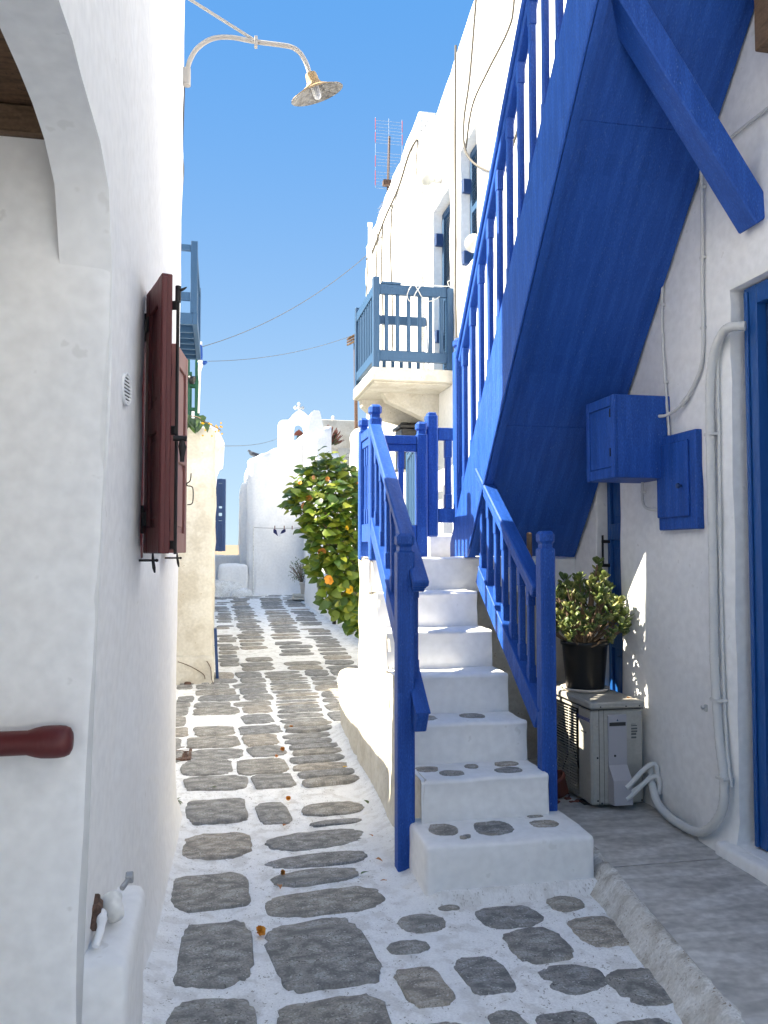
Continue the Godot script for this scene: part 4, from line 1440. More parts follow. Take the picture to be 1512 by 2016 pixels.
func right_wall_things() -> void:
	# meter cupboard
	var t := thing("meter_cupboard", "deep blue cupboard fixed to the white wall under the stairs", "cupboard", Vector3(2.2, 1.88, -4.2))
	var st := begin()
	span(st, Vector3(2.045, 1.885, -4.38), Vector3(2.36, 2.325, -4.05), .005)
	obj("case", st, M.royal_blue_paint, t)
	st = begin()
	for z in [-4.365, -4.065]: span(st, Vector3(2.028, 1.885, z - .018), Vector3(2.044, 2.325, z + .018))
	for y in [1.915, 2.297]: span(st, Vector3(2.0285, y - .027, -4.346), Vector3(2.0435, y + .027, -4.084))
	obj("door_frame", st, M.royal_blue_paint, t)
	st = begin()
	span(st, Vector3(2.034, 1.945, -4.342), Vector3(2.044, 2.267, -4.088))
	var dr := obj("door", st, M.royal_blue_paint, t)
	st = begin()
	for y in [2.0, 2.21]:
		st = begin()
		span(st, Vector3(2.030, y, -4.105), Vector3(2.0335, y + .045, -4.095), .001)
		obj("hinge", st, M.black_iron, dr)
	# flat panel box
	t = thing("fuse_box", "flat blue fuse box with a small knob on the white wall", "fuse box", Vector3(2.33, 1.6, -3.93))
	st = begin()
	span(st, Vector3(2.31, 1.61, -4.105), Vector3(2.36, 2.105, -3.745), .005)
	obj("case", st, M.royal_blue_paint, t)
	st = begin()
	span(st, Vector3(2.297, 1.675, -4.10), Vector3(2.3095, 2.06, -3.80), .004)
	dr = obj("door", st, M.royal_blue_paint, t)
	st = begin()
	lathe(st, [Vector2(.006, 0), Vector2(.007, .012), Vector2(.014, .016), Vector2(.013, .026), Vector2(0, .029)], Vector3(2.297, 1.83, -3.855), 12, Basis(Vector3(0, 0, 1), PI * .5))
	obj("knob", st, M.navy_paint, dr)
	# conduits
	var clip := func(s: SurfaceTool, p: Vector3, r: float) -> void: box(s, p + Vector3(.004, 0, 0), Vector3(r * 2.4 + .004, .014, r * 2.9), .002)
	var c := thing("thin_conduit", "thin painted conduit bowing up the wall to the fuse box", "conduit", Vector3(2.335, 2.1, -4.03), "painted conduits on the right wall")
	st = begin()
	tube(st, curve([Vector3(2.335, 2.10, -4.03), Vector3(2.335, 2.548, -4.076), Vector3(2.335, 2.826, -4.084), Vector3(2.335, 3.088, -4.039), Vector3(2.335, 3.283, -3.907), Vector3(2.335, 3.391, -3.671), Vector3(2.335, 3.431, -3.44), Vector3(2.335, 3.424, -3.0)]), .0075, 8)
	obj("pipe", st, M.white_pipe, c)
	st = begin()
	for p in [Vector3(2.335, 2.4, -4.06), Vector3(2.335, 2.826, -4.084)]: clip.call(st, p, .0075)
	obj("clip", st, M.white_pipe, c)
	c = thing("hooked_conduit", "straight conduit that hooks round into the blue cupboard", "conduit", Vector3(2.335, 2.25, -3.7), "painted conduits on the right wall")
	st = begin()
	tube(st, curve([Vector3(2.335, 3.75, -3.69), Vector3(2.335, 3.22, -3.69), Vector3(2.335, 2.815, -3.70), Vector3(2.335, 2.487, -3.704), Vector3(2.33, 2.358, -3.753), Vector3(2.325, 2.253, -3.882), Vector3(2.31, 2.215, -4.0), Vector3(2.29, 2.215, -4.055)]), .009, 8)
	obj("pipe", st, M.white_pipe, c)
	st = begin()
	for p in [Vector3(2.335, 3.3, -3.69), Vector3(2.335, 2.95, -3.697), Vector3(2.335, 2.6, -3.702)]:
		st = begin()
		clip.call(st, p, .009)
		obj("clip", st, M.white_pipe, c)
	st = begin()
	tube(st, [Vector3(2.33, 2.28, -3.84), Vector3(2.326, 2.25, -3.89)], .0125, 8)
	obj("clip", st, M.white_pipe, c)
	c = thing("meter_conduit", "short bent conduit linking the cupboard and the fuse box", "conduit", Vector3(2.33, 1.72, -4.2), "painted conduits on the right wall")
	st = begin()
	tube(st, curve([Vector3(2.33, 1.90, -4.312), Vector3(2.33, 1.784, -4.314), Vector3(2.33, 1.735, -4.26), Vector3(2.33, 1.72, -4.10)]), .008, 8)
	obj("pipe", st, M.white_pipe, c)
	st = begin()
	clip.call(st, Vector3(2.33, 1.83, -4.313), .008)
	obj("clip", st, M.white_pipe, c)
	c = thing("drain_pipe", "thick white pipe hooking down the wall to the air conditioner", "pipe", Vector3(2.3, .1, -3.6))
	var big := curve([Vector3(2.36, 2.53, -3.40), Vector3(2.315, 2.535, -3.45), Vector3(2.312, 2.515, -3.51), Vector3(2.312, 2.44, -3.575), Vector3(2.312, 2.291, -3.611), Vector3(2.314, 1.95, -3.621), Vector3(2.316, 1.464, -3.62), Vector3(2.31, .984, -3.614), Vector3(2.31, .633, -3.588), Vector3(2.305, .433, -3.546), Vector3(2.30, .286, -3.57), Vector3(2.29, .16, -3.70), Vector3(2.285, .132, -3.896), Vector3(2.295, .155, -4.117), Vector3(2.31, .24, -4.215), Vector3(2.325, .33, -4.25)], 10)
	st = begin()
	var rr := []
	for i in big.size(): rr.append(.021 + (.0022 if i % 2 == 0 else 0.0))
	tube(st, big, rr, 12)
	obj("pipe", st, M.white_pipe, c)
	st = begin()
	for p in [Vector3(2.318, 2.06, -3.615), Vector3(2.314, .80, -3.60), Vector3(2.305, .45, -3.55)]: clip.call(st, p, .022)
	obj("clip", st, M.white_pipe, c)
	st = begin()
	tube(st, curve([Vector3(2.338, 2.52, -3.535), Vector3(2.336, 2.388, -3.583), Vector3(2.336, 2.047, -3.585), Vector3(2.336, 1.464, -3.592), Vector3(2.336, .886, -3.585), Vector3(2.33, .56, -3.555), Vector3(2.32, .42, -3.51)]), .008, 8)
	obj("thin_pipe", st, M.white_pipe, c)
	st = begin()
	tube(st, [Vector3(2.345, .735, -3.75), Vector3(2.325, .73, -3.75), Vector3(2.32, .745, -3.75)], .005, 6)
	box(st, Vector3(2.345, .735, -3.75), Vector3(.012, .035, .02))
	tag(obj("wall_hook", st, M.white_pipe), "small painted hook on the wall beside the thick pipe", "hook")
	# brown timber bracket at the top right
	st = begin()
	span(st, Vector3(2.22, 3.62, -3.10), Vector3(2.36, 4.6, -2.98), .006)
	span(st, Vector3(2.225, 3.62, -2.979), Vector3(2.355, 3.74, -2.0), .006)
	tag(obj("timber_frame", st, M.brown_wood), "brown timber frame jutting from the wall at the top right", "frame")
	# smears of blue paint left on the wall by the stairs
	for e in [[3.93, -3.357, .05], [2.81, -4.31, .07]]:
		st = begin()
		prism(st, [Vector2(-.006, -e[2]), Vector2(.003, -e[2] * .8), Vector2(.009, 0.0), Vector2(.012, e[2]), Vector2(.004, e[2] * .7), Vector2(-.003, .1 * e[2])], Vector3(2.338, e[0], e[1]), Vector3(0, 0, 1), Vector3.UP, Vector3(.01, 0, 0))
		tag(obj("paint_smear", st, M.royal_blue_paint), "small smear of blue paint on the wall at the top of the stairs" if e[0] > 3 else "blue paint smear on the white wall just under the stair soffit", "paint smear", "blue smears on the right wall")
	air_conditioner()
	# rusty clay remains on the floor
	t = thing("clay_pot", "dark red clay pot lying by the air conditioner's foot", "pot", Vector3(1.93, .1, -4.55))
	st = begin()
	var tilt := Basis(Vector3(0, 0, 1), .5)
	lathe(st, [Vector2(0, 0), Vector2(.045, 0), Vector2(.065, .09), Vector2(.072, .09), Vector2(.072, .11), Vector2(.062, .11), Vector2(.055, .10), Vector2(.04, .015), Vector2(0, .012)], Vector3(1.93, .12, -4.55), 18, tilt)
	obj("pot", st, M.terracotta, t)
	st = begin()
	for i in 14:
		var p := Vector3(1.86 + rng.randf() * .14, .103, -4.42 - rng.randf() * .3)
		box(st, p, Vector3(.03, .008, .02) * rng.randf_range(.5, 1.3), .002, Basis(Vector3.UP, rng.randf() * 6.0))
	obj("shards", st, M.terracotta, t)

func air_conditioner() -> void:
	var t := thing("air_conditioner", "beige outdoor air conditioning unit standing against the white wall", "air conditioner", Vector3(2.155, .1, -4.67))
	var st := begin()
	span(st, Vector3(2.002, .118, -4.478), Vector3(2.31, .632, -4.305), .012)
	span(st, Vector3(2.262, .118, -5.06), Vector3(2.31, .632, -4.479), .004)
	span(st, Vector3(2.002, .118, -5.06), Vector3(2.261, .632, -5.042), .004)
	span(st, Vector3(2.002, .118, -5.041), Vector3(2.261, .135, -4.479), .003)
	span(st, Vector3(2.002, .612, -5.041), Vector3(2.261, .632, -4.479), .003)
	obj("case", st, M.beige_enamel, t)
	st = begin()
	for i in 5:
		var fb := Basis(Vector3.RIGHT, TAU * i / 5.0)
		box(st, Vector3(2.09, .375, -4.76) + fb * Vector3(0, .115, 0), Vector3(.008, .17, .13), .002, fb * Basis(Vector3.UP, .5))
	lathe(st, [Vector2(0, -.03), Vector2(.05, -.03), Vector2(.05, .03), Vector2(0, .035)], Vector3(2.09, .375, -4.76), 16, Basis(Vector3(0, 0, 1), PI * .5))
	obj("fan", st, M.black_plastic, t)
	st = begin()
	span(st, Vector3(1.995, .636, -5.068), Vector3(2.317, .675, -4.298), .009)
	var lid := obj("lid", st, M.beige_enamel, t)
	st = begin()
	for x in [2.055, 2.205, 2.285]: lathe(st, [Vector2(0, 0), Vector2(.0045, 0), Vector2(.004, .003), Vector2(0, .004)], Vector3(x, .650, -4.2985), 8, Basis(Vector3.RIGHT, PI * .5))
	obj("screw", st, M.screw, lid)
	st = begin()
	for x in [2.012, 2.30]:
		for z in [-4.42, -4.95]: span(st, Vector3(x - .02, .10, z - .03), Vector3(x + .02, .117, z + .03))
	obj("foot", st, M.black_plastic, t)
	# dark strips painted in for the shade of the case grooves, then screws
	st = begin()
	span(st, Vector3(2.046, .12, -4.3049), Vector3(2.0485, .632, -4.3035), 0)
	span(st, Vector3(2.075, .12, -4.3049), Vector3(2.0765, .632, -4.3035), 0)
	span(st, Vector3(2.0, .6325, -5.062), Vector3(2.312, .6355, -4.3035), 0)
	obj("dark_seam", st, M.black_plastic, t)
	st = begin()
	for p in [Vector2(2.037, .375), Vector2(2.037, .145), Vector2(2.295, .135), Vector2(2.06, .13)]: lathe(st, [Vector2(0, 0), Vector2(.0055, 0), Vector2(.005, .003), Vector2(0, .004)], Vector3(p.x, p.y, -4.3045), 10, Basis(Vector3.RIGHT, PI * .5))
	obj("screw", st, M.screw, t)
	# valve cover with grip recess
	st = begin()
	var prof := [Vector2(.605, .0), Vector2(.600, .009), Vector2(.335, .010), Vector2(.265, .065), Vector2(.135, .072), Vector2(.13, .0)]
	prism(st, prof, Vector3(2.098, 0, -4.305), Vector3.UP, Vector3(0, 0, 1), Vector3(.108, 0, 0))
	var cov := obj("valve_cover", st, M.lilac_plastic, t)
	st = begin()
	span(st, Vector3(2.104, .545, -4.2955), Vector3(2.20, .565, -4.2935), .003)
	lathe(st, [Vector2(0, 0), Vector2(.0065, 0), Vector2(.006, .004), Vector2(0, .004)], Vector3(2.135, .385, -4.2955), 10, Basis(Vector3.RIGHT, PI * .5))
	obj("grip", st, M.screw, cov)
	st = begin()
	prism(st, [Vector2(2.146, .572), Vector2(2.158, .572), Vector2(2.152, .583)], Vector3(0, 0, -4.296), Vector3.RIGHT, Vector3.UP, Vector3(0, 0, .0008))
	obj("arrow_mark", st, M.teal_blue_paint, cov)
	# rating plate
	st = begin()
	for e in [[.548, .028, .003], [.538, .034, .006], [.520, .036, .010], [.505, .036, .010], [.490, .030, .012], [.472, .030, .010]]:
		span(st, Vector3(2.237, e[0], -4.3045), Vector3(2.237 + e[1], e[0] + e[2], -4.3038), 0)
	obj("rating_print", st, M.print_grey, t)
	# grille of wires on the fan side, with the dark fan behind
	st = begin()
	for i in 30:
		var y := .15 + i * .0157
		tube(st, [Vector3(1.992, y, -5.04), Vector3(1.984, y, -4.9), Vector3(1.982, y, -4.76), Vector3(1.984, y, -4.62), Vector3(1.994, y, -4.482)], .0032, 5)
	for z in [-4.95, -4.76, -4.57]: tube(st, [Vector3(1.988, .145, z), Vector3(1.988, .61, z)], .003, 5)
	var gr := obj("grille", st, M.beige_enamel, t)
	# lettering
	var tm := TextMesh.new()
	tm.text = "Panasonic"
	var f := SystemFont.new()
	f.font_names = PackedStringArray(["Droid Sans"])
	f.font_weight = 700
	tm.font = f
	tm.font_size = 32
	tm.pixel_size = .00105
	tm.depth = .0006
	var o := put("brand_print", tm, M.print_blue, t)
	o.position = Vector3(2.0012, .575, -4.40) - t.position
	o.rotation.y = -PI * .5
	var t2 := tm.duplicate()
	t2.text = "inverter"
	t2.font_size = 18
	o = put("badge_print", t2, M.print_grey, t)
	o.position = Vector3(2.0012, .500, -4.40) - t.position
	o.rotation.y = -PI * .5
	# insulated pipes to the wall
	st = begin()
	tube(st, curve([Vector3(2.17, .225, -4.24), Vector3(2.205, .255, -4.238), Vector3(2.27, .325, -4.225), Vector3(2.315, .352, -4.21), Vector3(2.33, .33, -4.20), Vector3(2.332, .26, -4.205)]), .0135, 10)
	tube(st, curve([Vector3(2.17, .165, -4.24), Vector3(2.205, .19, -4.235), Vector3(2.28, .265, -4.215), Vector3(2.322, .292, -4.19), Vector3(2.334, .26, -4.18), Vector3(2.330, .20, -4.185)]), .0125, 10)
	tube(st, curve([Vector3(2.20, .205, -4.24), Vector3(2.25, .245, -4.225), Vector3(2.30, .30, -4.205)]), .007, 8)
	obj("insulated_pipe", st, M.white_pipe, t)

# ---------------------------------------------------------------- left wall, lamp and far things
func left_wall_things() -> void:
	var t := thing("porch_handrail", "dark red rounded wooden handrail end on the grey porch wall", "handrail", Vector3(-.45, 1.0, -2.24))
	var st := begin()
	var ax := Basis(Vector3(0, 0, 1), -PI * .5)
	lathe(st, [Vector2(.031, 0), Vector2(.030, .6), Vector2(.030, 1.105), Vector2(.036, 1.125), Vector2(.039, 1.14), Vector2(.040, 1.16), Vector2(.040, 1.18), Vector2(.038, 1.195), Vector2(.033, 1.206), Vector2(.022, 1.212), Vector2(.0, 1.214)], Vector3(-1.565, 1.025, -2.235), 32, ax)
	obj("bar", st, M.oxblood_paint, t)
	st = begin()
	for x in [-.62, -1.3]: span(st, Vector3(x - .015, .99, -2.31), Vector3(x + .015, 1.02, -2.24))
	obj("bracket", st, M.black_iron, t)
	t = thing("water_valve", "paint covered water meter and pipe in a hole at the wall's corner", "water meter", Vector3(-.27, .46, -2.45))
	st = begin()
	var tb := Basis(Vector3(0, 0, 1), .5) * Basis(Vector3.RIGHT, -.9)
	lathe(st, [Vector2(0, -.02), Vector2(.024, -.018), Vector2(.027, 0), Vector2(.027, .036), Vector2(.031, .038), Vector2(.031, .046), Vector2(.025, .05), Vector2(0, .051)], Vector3(-.276, .49, -2.50), 18, tb)
	obj("meter_body", st, M.worn_whitewash, t)
	st = begin()
	tube(st, curve([Vector3(-.305, .51, -2.46), Vector3(-.30, .505, -2.43), Vector3(-.298, .49, -2.39), Vector3(-.305, .465, -2.35)]), [.010, .010, .012, .014, .013, .012, .014, .015, .014, .012, .011, .010, .011, .011, .010, .010, .010, .010, .009], 10)
	obj("pipe", st, M.whitewash, t)
	st = begin()
	box(st, Vector3(-.318, .505, -2.455), Vector3(.03, .07, .06), .008)
	tube(st, [Vector3(-.33, .55, -2.47), Vector3(-.32, .48, -2.42)], .02, 8)
	obj("hole_dark", st, M.rusty_iron, t)  # dark rusty lump stands in for the shade inside the hole
	st = begin()
	box(st, Vector3(-.245, .545, -2.60), Vector3(.022, .03, .022), .003, Basis(Vector3.RIGHT, .5))
	tube(st, [Vector3(-.262, .53, -2.56), Vector3(-.245, .545, -2.60)], .008, 8)
	obj("tap_key", st, M.galvanised, t)
	# drain grate in the lane
	t = thing("drain_grate", "small rusty drain grate at the foot of the left wall", "drain grate", Vector3(-.25, .08, -6.2))
	st = begin()
	var gy0 := ground_at(-.25, -6.2) + .003
	for z in [-6.37, -6.03]: span(st, Vector3(-.40, gy0 - .03, z - .015), Vector3(-.17, gy0 + .006, z + .015))
	for x in [-.39, -.18]: span(st, Vector3(x - .012, gy0 - .03, -6.354), Vector3(x + .012, gy0 + .0055, -6.046))
	for i in 8: span(st, Vector3(-.377, gy0 - .02, -6.335 + i * .036), Vector3(-.193, gy0 + .003, -6.318 + i * .036), .002)
	obj("grate", st, M.rusty_iron, t)
	st = begin()
	span(st, Vector3(-.40, gy0 - .04, -6.36), Vector3(-.18, gy0 - .022, -6.04))
	obj("pit_dark", st, M.rusty_iron, t)  # flat brown plate, its tone standing for the dark below the grate

func street_lamp() -> void:
	var z := -4.79
	var t := thing("street_lamp", "white swan neck street lamp with an open metal shade over the lane", "street lamp", Vector3(-.21, 4.2, z))
	var st := begin()
	tube(st, curve([Vector3(-.195, 4.18, z), Vector3(-.195, 4.24, z), Vector3(-.18, 4.305, z), Vector3(-.14, 4.378, z), Vector3(-.06, 4.442, z), Vector3(.045, 4.464, z), Vector3(.187, 4.455, z), Vector3(.33, 4.453, z), Vector3(.40, 4.447, z), Vector3(.447, 4.418, z), Vector3(.48, 4.366, z), Vector3(.504, 4.30, z)]), .0135, 10)
	obj("arm", st, M.lamp_paint, t)
	st = begin()
	tube(st, [Vector3(-.197, 4.15, z), Vector3(-.197, 4.25, z)], .021, 10)
	span(st, Vector3(-.235, 4.16, z - .02), Vector3(-.20, 4.25, z + .02))
	obj("socket", st, M.lamp_paint, t)
	st = begin()
	tube(st, [Vector3(-.225, 4.68, z), Vector3(.185, 4.462, z)], .009, 8)
	box(st, Vector3(.19, 4.452, z), Vector3(.018, .062, .034), .003)
	obj("stay", st, M.lamp_paint, t)
	var ax := Basis(Vector3(0, 0, 1), PI + .36) * Basis(Vector3.RIGHT, -.16)
	var o := Vector3(.507, 4.305, z)
	st = begin()
	lathe(st, [Vector2(.0, -.004), Vector2(.028, 0), Vector2(.034, .01), Vector2(.038, .05), Vector2(.050, .068), Vector2(.085, .088), Vector2(.158, .120), Vector2(.161, .124)], o, 28, ax)
	obj("shade", st, M.lamp_enamel, t)
	st = begin()
	lathe(st, [Vector2(.0, .03), Vector2(.03, .03), Vector2(.034, .055), Vector2(.048, .073), Vector2(.084, .092), Vector2(.157, .1225), Vector2(.160, .1245)], o, 28, ax)
	obj("shade_lining", st, M.lamp_inside, t)
	st = begin()
	lathe(st, [Vector2(.022, .03), Vector2(.024, .06), Vector2(.024, .125), Vector2(.020, .142), Vector2(.010, .15), Vector2(0, .152)], o, 16, ax)
	obj("bulb", st, M.bulb_glass, t)

func far_things() -> void:
	# overhead wires
	for e in [[Vector3(-.24, 4.25, -11.45), Vector3(2.29, 6.22, -12.98), .18, "long sagging wire from the flag pole up to the far right house"], [Vector3(-.16, 4.07, -11.5), Vector3(2.12, 4.98, -13.2), .10, "thinner lower wire from the flag pole to the brown pole"], [Vector3(.06, 2.70, -9.7), Vector3(1.29, 3.98, -18.4), .05, "dark wire from the cream house cornice to the bell gable"]]:
		var st := begin()
		tube(st, sag(e[0], e[1], e[2]), .0048 if e[1].y > 6 else .0036, 6)
		tag(obj("overhead_wire", st, M.cable_dark if e[1].y < 4.5 else M.cable_grey), e[3], "wire", "overhead wires across the sky")
	var st := begin()
	# furled flag on a pole
	var t := thing("furled_flag", "blue and white flag wrapped round its pole under the balcony", "flag", Vector3(-.26, 3.4, -11.45))
	tube(st, [Vector3(-.27, 3.35, -11.45), Vector3(-.245, 4.32, -11.45)], .012, 8)
	obj("pole", st, M.white_pipe, t)
	st = begin()
	tube(st, curve([Vector3(-.25, 4.28, -11.45), Vector3(-.252, 4.15, -11.45), Vector3(-.255, 4.0, -11.44)]), [.014, .016, .02, .024, .025, .026, .03, .03, .028, .026, .03, .035, .03], 8)
	tube(st, curve([Vector3(-.25, 4.03, -11.45), Vector3(-.21, 4.03, -11.44), Vector3(-.165, 4.05, -11.44)]), [.02, .024, .03, .034, .03, .03, .028, .03, .026, .022, .02, .016, .012], 8)
	obj("cloth", st, M.royal_blue_paint, t)
	st = begin()
	tube(st, curve([Vector3(-.255, 4.06, -11.43), Vector3(-.25, 4.0, -11.43), Vector3(-.262, 3.92, -11.44), Vector3(-.262, 3.78, -11.45)]), [.03, .032, .036, .034, .03, .03, .033, .03, .028, .026, .024, .022, .02, .018, .018, .016, .014, .012, .01], 8)
	obj("white_stripe", st, M.cloth_white, t)
	# green frame
	t = thing("green_frame", "green painted timber frame behind the cream house's roof", "frame", Vector3(-.35, 3.2, -11.8))
	st = begin()
	for x in [-.425, -.31]: span(st, Vector3(x - .022, 2.75, -11.83), Vector3(x + .022 + (.012 if x > -.4 else 0.0), 4.2, -11.77))
	for x in [-.425, -.31]: span(st, Vector3(x - .018, 2.75, -12.9), Vector3(x + .018, 4.2, -12.85))
	for y in [3.78, 3.46]: span(st, Vector3(-.80, y - .025, -11.82), Vector3(-.333, y + .025, -11.831))
	span(st, Vector3(-.403, 3.44, -11.825), Vector3(-.332, 3.48, -11.775))
	span(st, Vector3(-.403, 3.77, -11.825), Vector3(-.332, 3.81, -11.775))
	span(st, Vector3(-.80, 2.75, -12.9), Vector3(-.75, 4.2, -11.78))
	obj("frame", st, M.green_paint, t)
	st = begin()
	lathe(st, [Vector2(.03, 0), Vector2(.05, .06), Vector2(.056, .10), Vector2(0, .1)], Vector3(-.37, 3.80, -11.75), 12)
	tag(obj("hanging_pot", st, M.black_plastic), "small dark pot sitting on the green frame's crossbar", "pot")
	# brown pole with a scrap of roof
	t = thing("brown_pole", "rusty brown pole holding a scrap of canopy beside the far right house", "pole", Vector3(2.14, 3.3, -13.2))
	st = begin()
	tube(st, [Vector3(2.17, 3.2, -13.25), Vector3(2.14, 4.95, -13.2)], .028, 10)
	obj("pole", st, M.rusty_iron, t)
	for i in 3:
		st = begin()
		beam(st, Vector3(2.02, 4.80 + i * .055, -13.12 - i * .05), Vector3(2.35, 5.02 + i * .05, -13.25), .12, .03)
		obj("canopy_board", st, M.brown_wood, t)
	# antenna on the roof
	t = thing("antenna", "rusty television antenna with wire grids on the far right roof", "antenna", Vector3(2.62, 6.3, -12.8))
	st = begin()
	tube(st, curve([Vector3(2.63, 6.25, -12.8), Vector3(2.62, 6.9, -12.8), Vector3(2.60, 7.25, -12.8), Vector3(2.62, 8.1, -12.8)]), .02, 8)
	for i in 26:
		var y := 6.75 + rng.randf() * .42
		var a := rng.randf() * TAU
		tube(st, [Vector3(2.61, y, -12.8), Vector3(2.61, y + .05, -12.8) + Vector3(cos(a), .2, sin(a)) * rng.randf_range(.06, .14)], .004, 5)
	box(st, Vector3(2.61, 7.32, -12.76), Vector3(.2, .08, .1))
	obj("mast", st, M.rusty_iron, t)
	st = begin()
	for i in 22:
		var y := 7.22 + i * .052
		if i in [6, 12, 13]: continue
		tube(st, [Vector3(2.38, y, -12.74), Vector3(2.82, y, -12.74)], .0018, 5)
	for x in [2.385, 2.60, 2.815]: tube(st, [Vector3(x, 7.22, -12.74), Vector3(x, 8.36, -12.74)], .003, 5)
	for i in 8: tube(st, [Vector3(2.42 + i * .014, 6.55 + i * .02, -12.7), Vector3(2.44 + i * .014, 6.9 + i * .02, -12.7)], .0025, 5)
	for i in 6: tube(st, [Vector3(2.41, 6.57 + i * .06, -12.7), Vector3(2.55, 6.6 + i * .06, -12.7)], .0025, 5)
	obj("grid", st, M.galvanised, t)
	st = begin()
	for x in [2.383, 2.817]:
		for y in [[7.26, 7.50], [7.56, 7.74], [7.95, 8.12], [8.16, 8.34]]: tube(st, [Vector3(x, y[0], -12.735), Vector3(x, y[1], -12.735)], .0048, 6)
	obj("red_tip", st, M.red_plastic, t)
	# black box under the balcony
	t = thing("black_box", "black box with a scalloped top on the wall beneath the balcony", "box", Vector3(2.1, 2.6, -9))
	st = begin()
	span(st, Vector3(1.98, 2.40, -9.35), Vector3(2.36, 2.86, -9.0), .01)
	span(st, Vector3(1.95, 2.862, -9.38), Vector3(2.36, 2.90, -8.97), .01)
	for i in 4: lathe(st, [Vector2(.05, 0), Vector2(.05, .02), Vector2(0, .025)], Vector3(2.02 + i * .09, 2.90, -9.02), 12)
	obj("case", st, M.black_plastic, t)
	# teal rail of the neighbour's steps
	t = thing("teal_railing", "weathered teal railing running away behind the landing gate", "railing", Vector3(1.75, 1.4, -7.3))
	st = begin()
	var a := Vector3(1.62, 2.42, -6.6)
	var b := Vector3(1.86, 2.42, -8.1)
	beam(st, a, b, .05, .05)
	beam(st, a - Vector3(0, .86, 0), b - Vector3(0, .86, 0), .04, .05)
	for f in [0.0, 1.0]: beam(st, a.lerp(b, f) - Vector3(0, 1.0, 0), a.lerp(b, f) + Vector3(0, .06, 0), .06, .06, Vector3.RIGHT)
	obj("rail", st, M.teal_blue_paint, t)
	for i in 6:
		var p := a.lerp(b, (i + 1) / 7.0)
		st = begin()
		span(st, p - Vector3(.016, .84, .016), p - Vector3(-.016, .03, -.016))
		obj("baluster", st, M.teal_blue_paint, t)
	st = begin()
	for i in 16:
		var f := i / 15.0
		var p := a.lerp(b, f) - Vector3(.12, 1.62 + .9 * 0.0, 0)
		if i == 15: continue
		var q := a.lerp(b, (i + 1) / 15.0) - Vector3(.12, 1.62, 0)
		span(st, Vector3(min(p.x, q.x), 0.02, q.z), Vector3(2.34, 1.42, p.z - .002), 0)
	var tw := obj("terrace_wall", st, M.whitewash)
	tag(tw, "white terrace wall carrying the teal railing behind the landing", "wall")
	# black downpipe on the lane wall
	st = begin()
	tube(st, [Vector3(1.77, .30, -12.9), Vector3(1.77, .80, -12.9)], .03, 10)
	tag(obj("black_downpipe", st, M.black_plastic), "short black downpipe under the hibiscus on the low lane wall", "pipe")
	# board against the cream house
	st = begin()
	box(st, Vector3(-.005, .42, -8.9), Vector3(.03, .56, .10), .004, Basis(Vector3(0, 0, 1), .05))
	tag(obj("blue_board", st, M.navy_paint), "dark blue board leaning on the cream house's corner", "board")
	# washing line with briefs
	t = thing("washing_line", "thin washing line on a white pole across the chapel's front", "washing line", Vector3(.72, .6, -17.6))
	st = begin()
	tube(st, [Vector3(.73, .55, -17.6), Vector3(.72, 2.02, -17.6)], .014, 8)
	obj("pole", st, M.worn_whitewash, t)
	st = begin()
	tube(st, sag(Vector3(.72, 1.99, -17.6), Vector3(1.95, 2.0, -17.5), .02), .004, 6)
	obj("line", st, M.cable_grey, t)
	for x in [1.16, 1.355, 1.52]:
		st = begin()
		span(st, Vector3(x - .008, 1.95, -17.59), Vector3(x + .008, 2.03, -17.555))
		tag(obj("clothes_peg", st, M.terracotta), ["wooden clothes peg at the left of the white and navy briefs", "wooden clothes peg at the right of the white and navy briefs", "lone clothes peg right of the briefs with nothing under it"][0 if x < 1.2 else (1 if x < 1.4 else 2)], "clothes peg", "pegs on the washing line")
	t = thing("briefs", "white and navy briefs pegged on the washing line", "briefs", Vector3(1.26, 1.9, -17.57))
	st = begin()
	prism(st, [Vector2(1.13, 1.975), Vector2(1.385, 1.97), Vector2(1.38, 1.89), Vector2(1.30, 1.85), Vector2(1.265, 1.80), Vector2(1.235, 1.80), Vector2(1.20, 1.84), Vector2(1.13, 1.88)], Vector3(0, 0, -17.58), Vector3.RIGHT, Vector3.UP, Vector3(0, 0, .012))
	obj("cloth", st, M.cloth_white, t)
	st = begin()
	prism(st, [Vector2(1.128, 1.95), Vector2(1.16, 1.965), Vector2(1.195, 1.93), Vector2(1.225, 1.81), Vector2(1.19, 1.84), Vector2(1.13, 1.885)], Vector3(0, 0, -17.567), Vector3.RIGHT, Vector3.UP, Vector3(0, 0, .004))
	prism(st, [Vector2(1.386, 1.95), Vector2(1.35, 1.962), Vector2(1.30, 1.92), Vector2(1.275, 1.86), Vector2(1.32, 1.868), Vector2(1.384, 1.90)], Vector3(0, 0, -17.567), Vector3.RIGHT, Vector3.UP, Vector3(0, 0, .004))
	obj("navy_trim", st, M.cloth_navy, t)
	# flat stones and slabs
	st = begin()
	plaster(st, Vector3(.63, .45, -17.75), Vector3(1.05, .60, -17.35), .06, .06, .03)
	tag(obj("flat_stone", st, M.worn_whitewash), "flat whitewashed stone lying in front of the chapel", "stone")
	for i in 2:
		st = begin()
		span(st, Vector3(1.44 + i * .015, .555 + i * .055, -16.7), Vector3(1.92, .605 + i * .055, -16.25), .012)
		tag(obj("stone_slab", st, M.cream_plaster), "lower of two pale slabs under the flower pot by the chapel" if i == 0 else "upper of two pale slabs under the flower pot by the chapel", "slab", "slabs under the flower pot")
	pigeon()

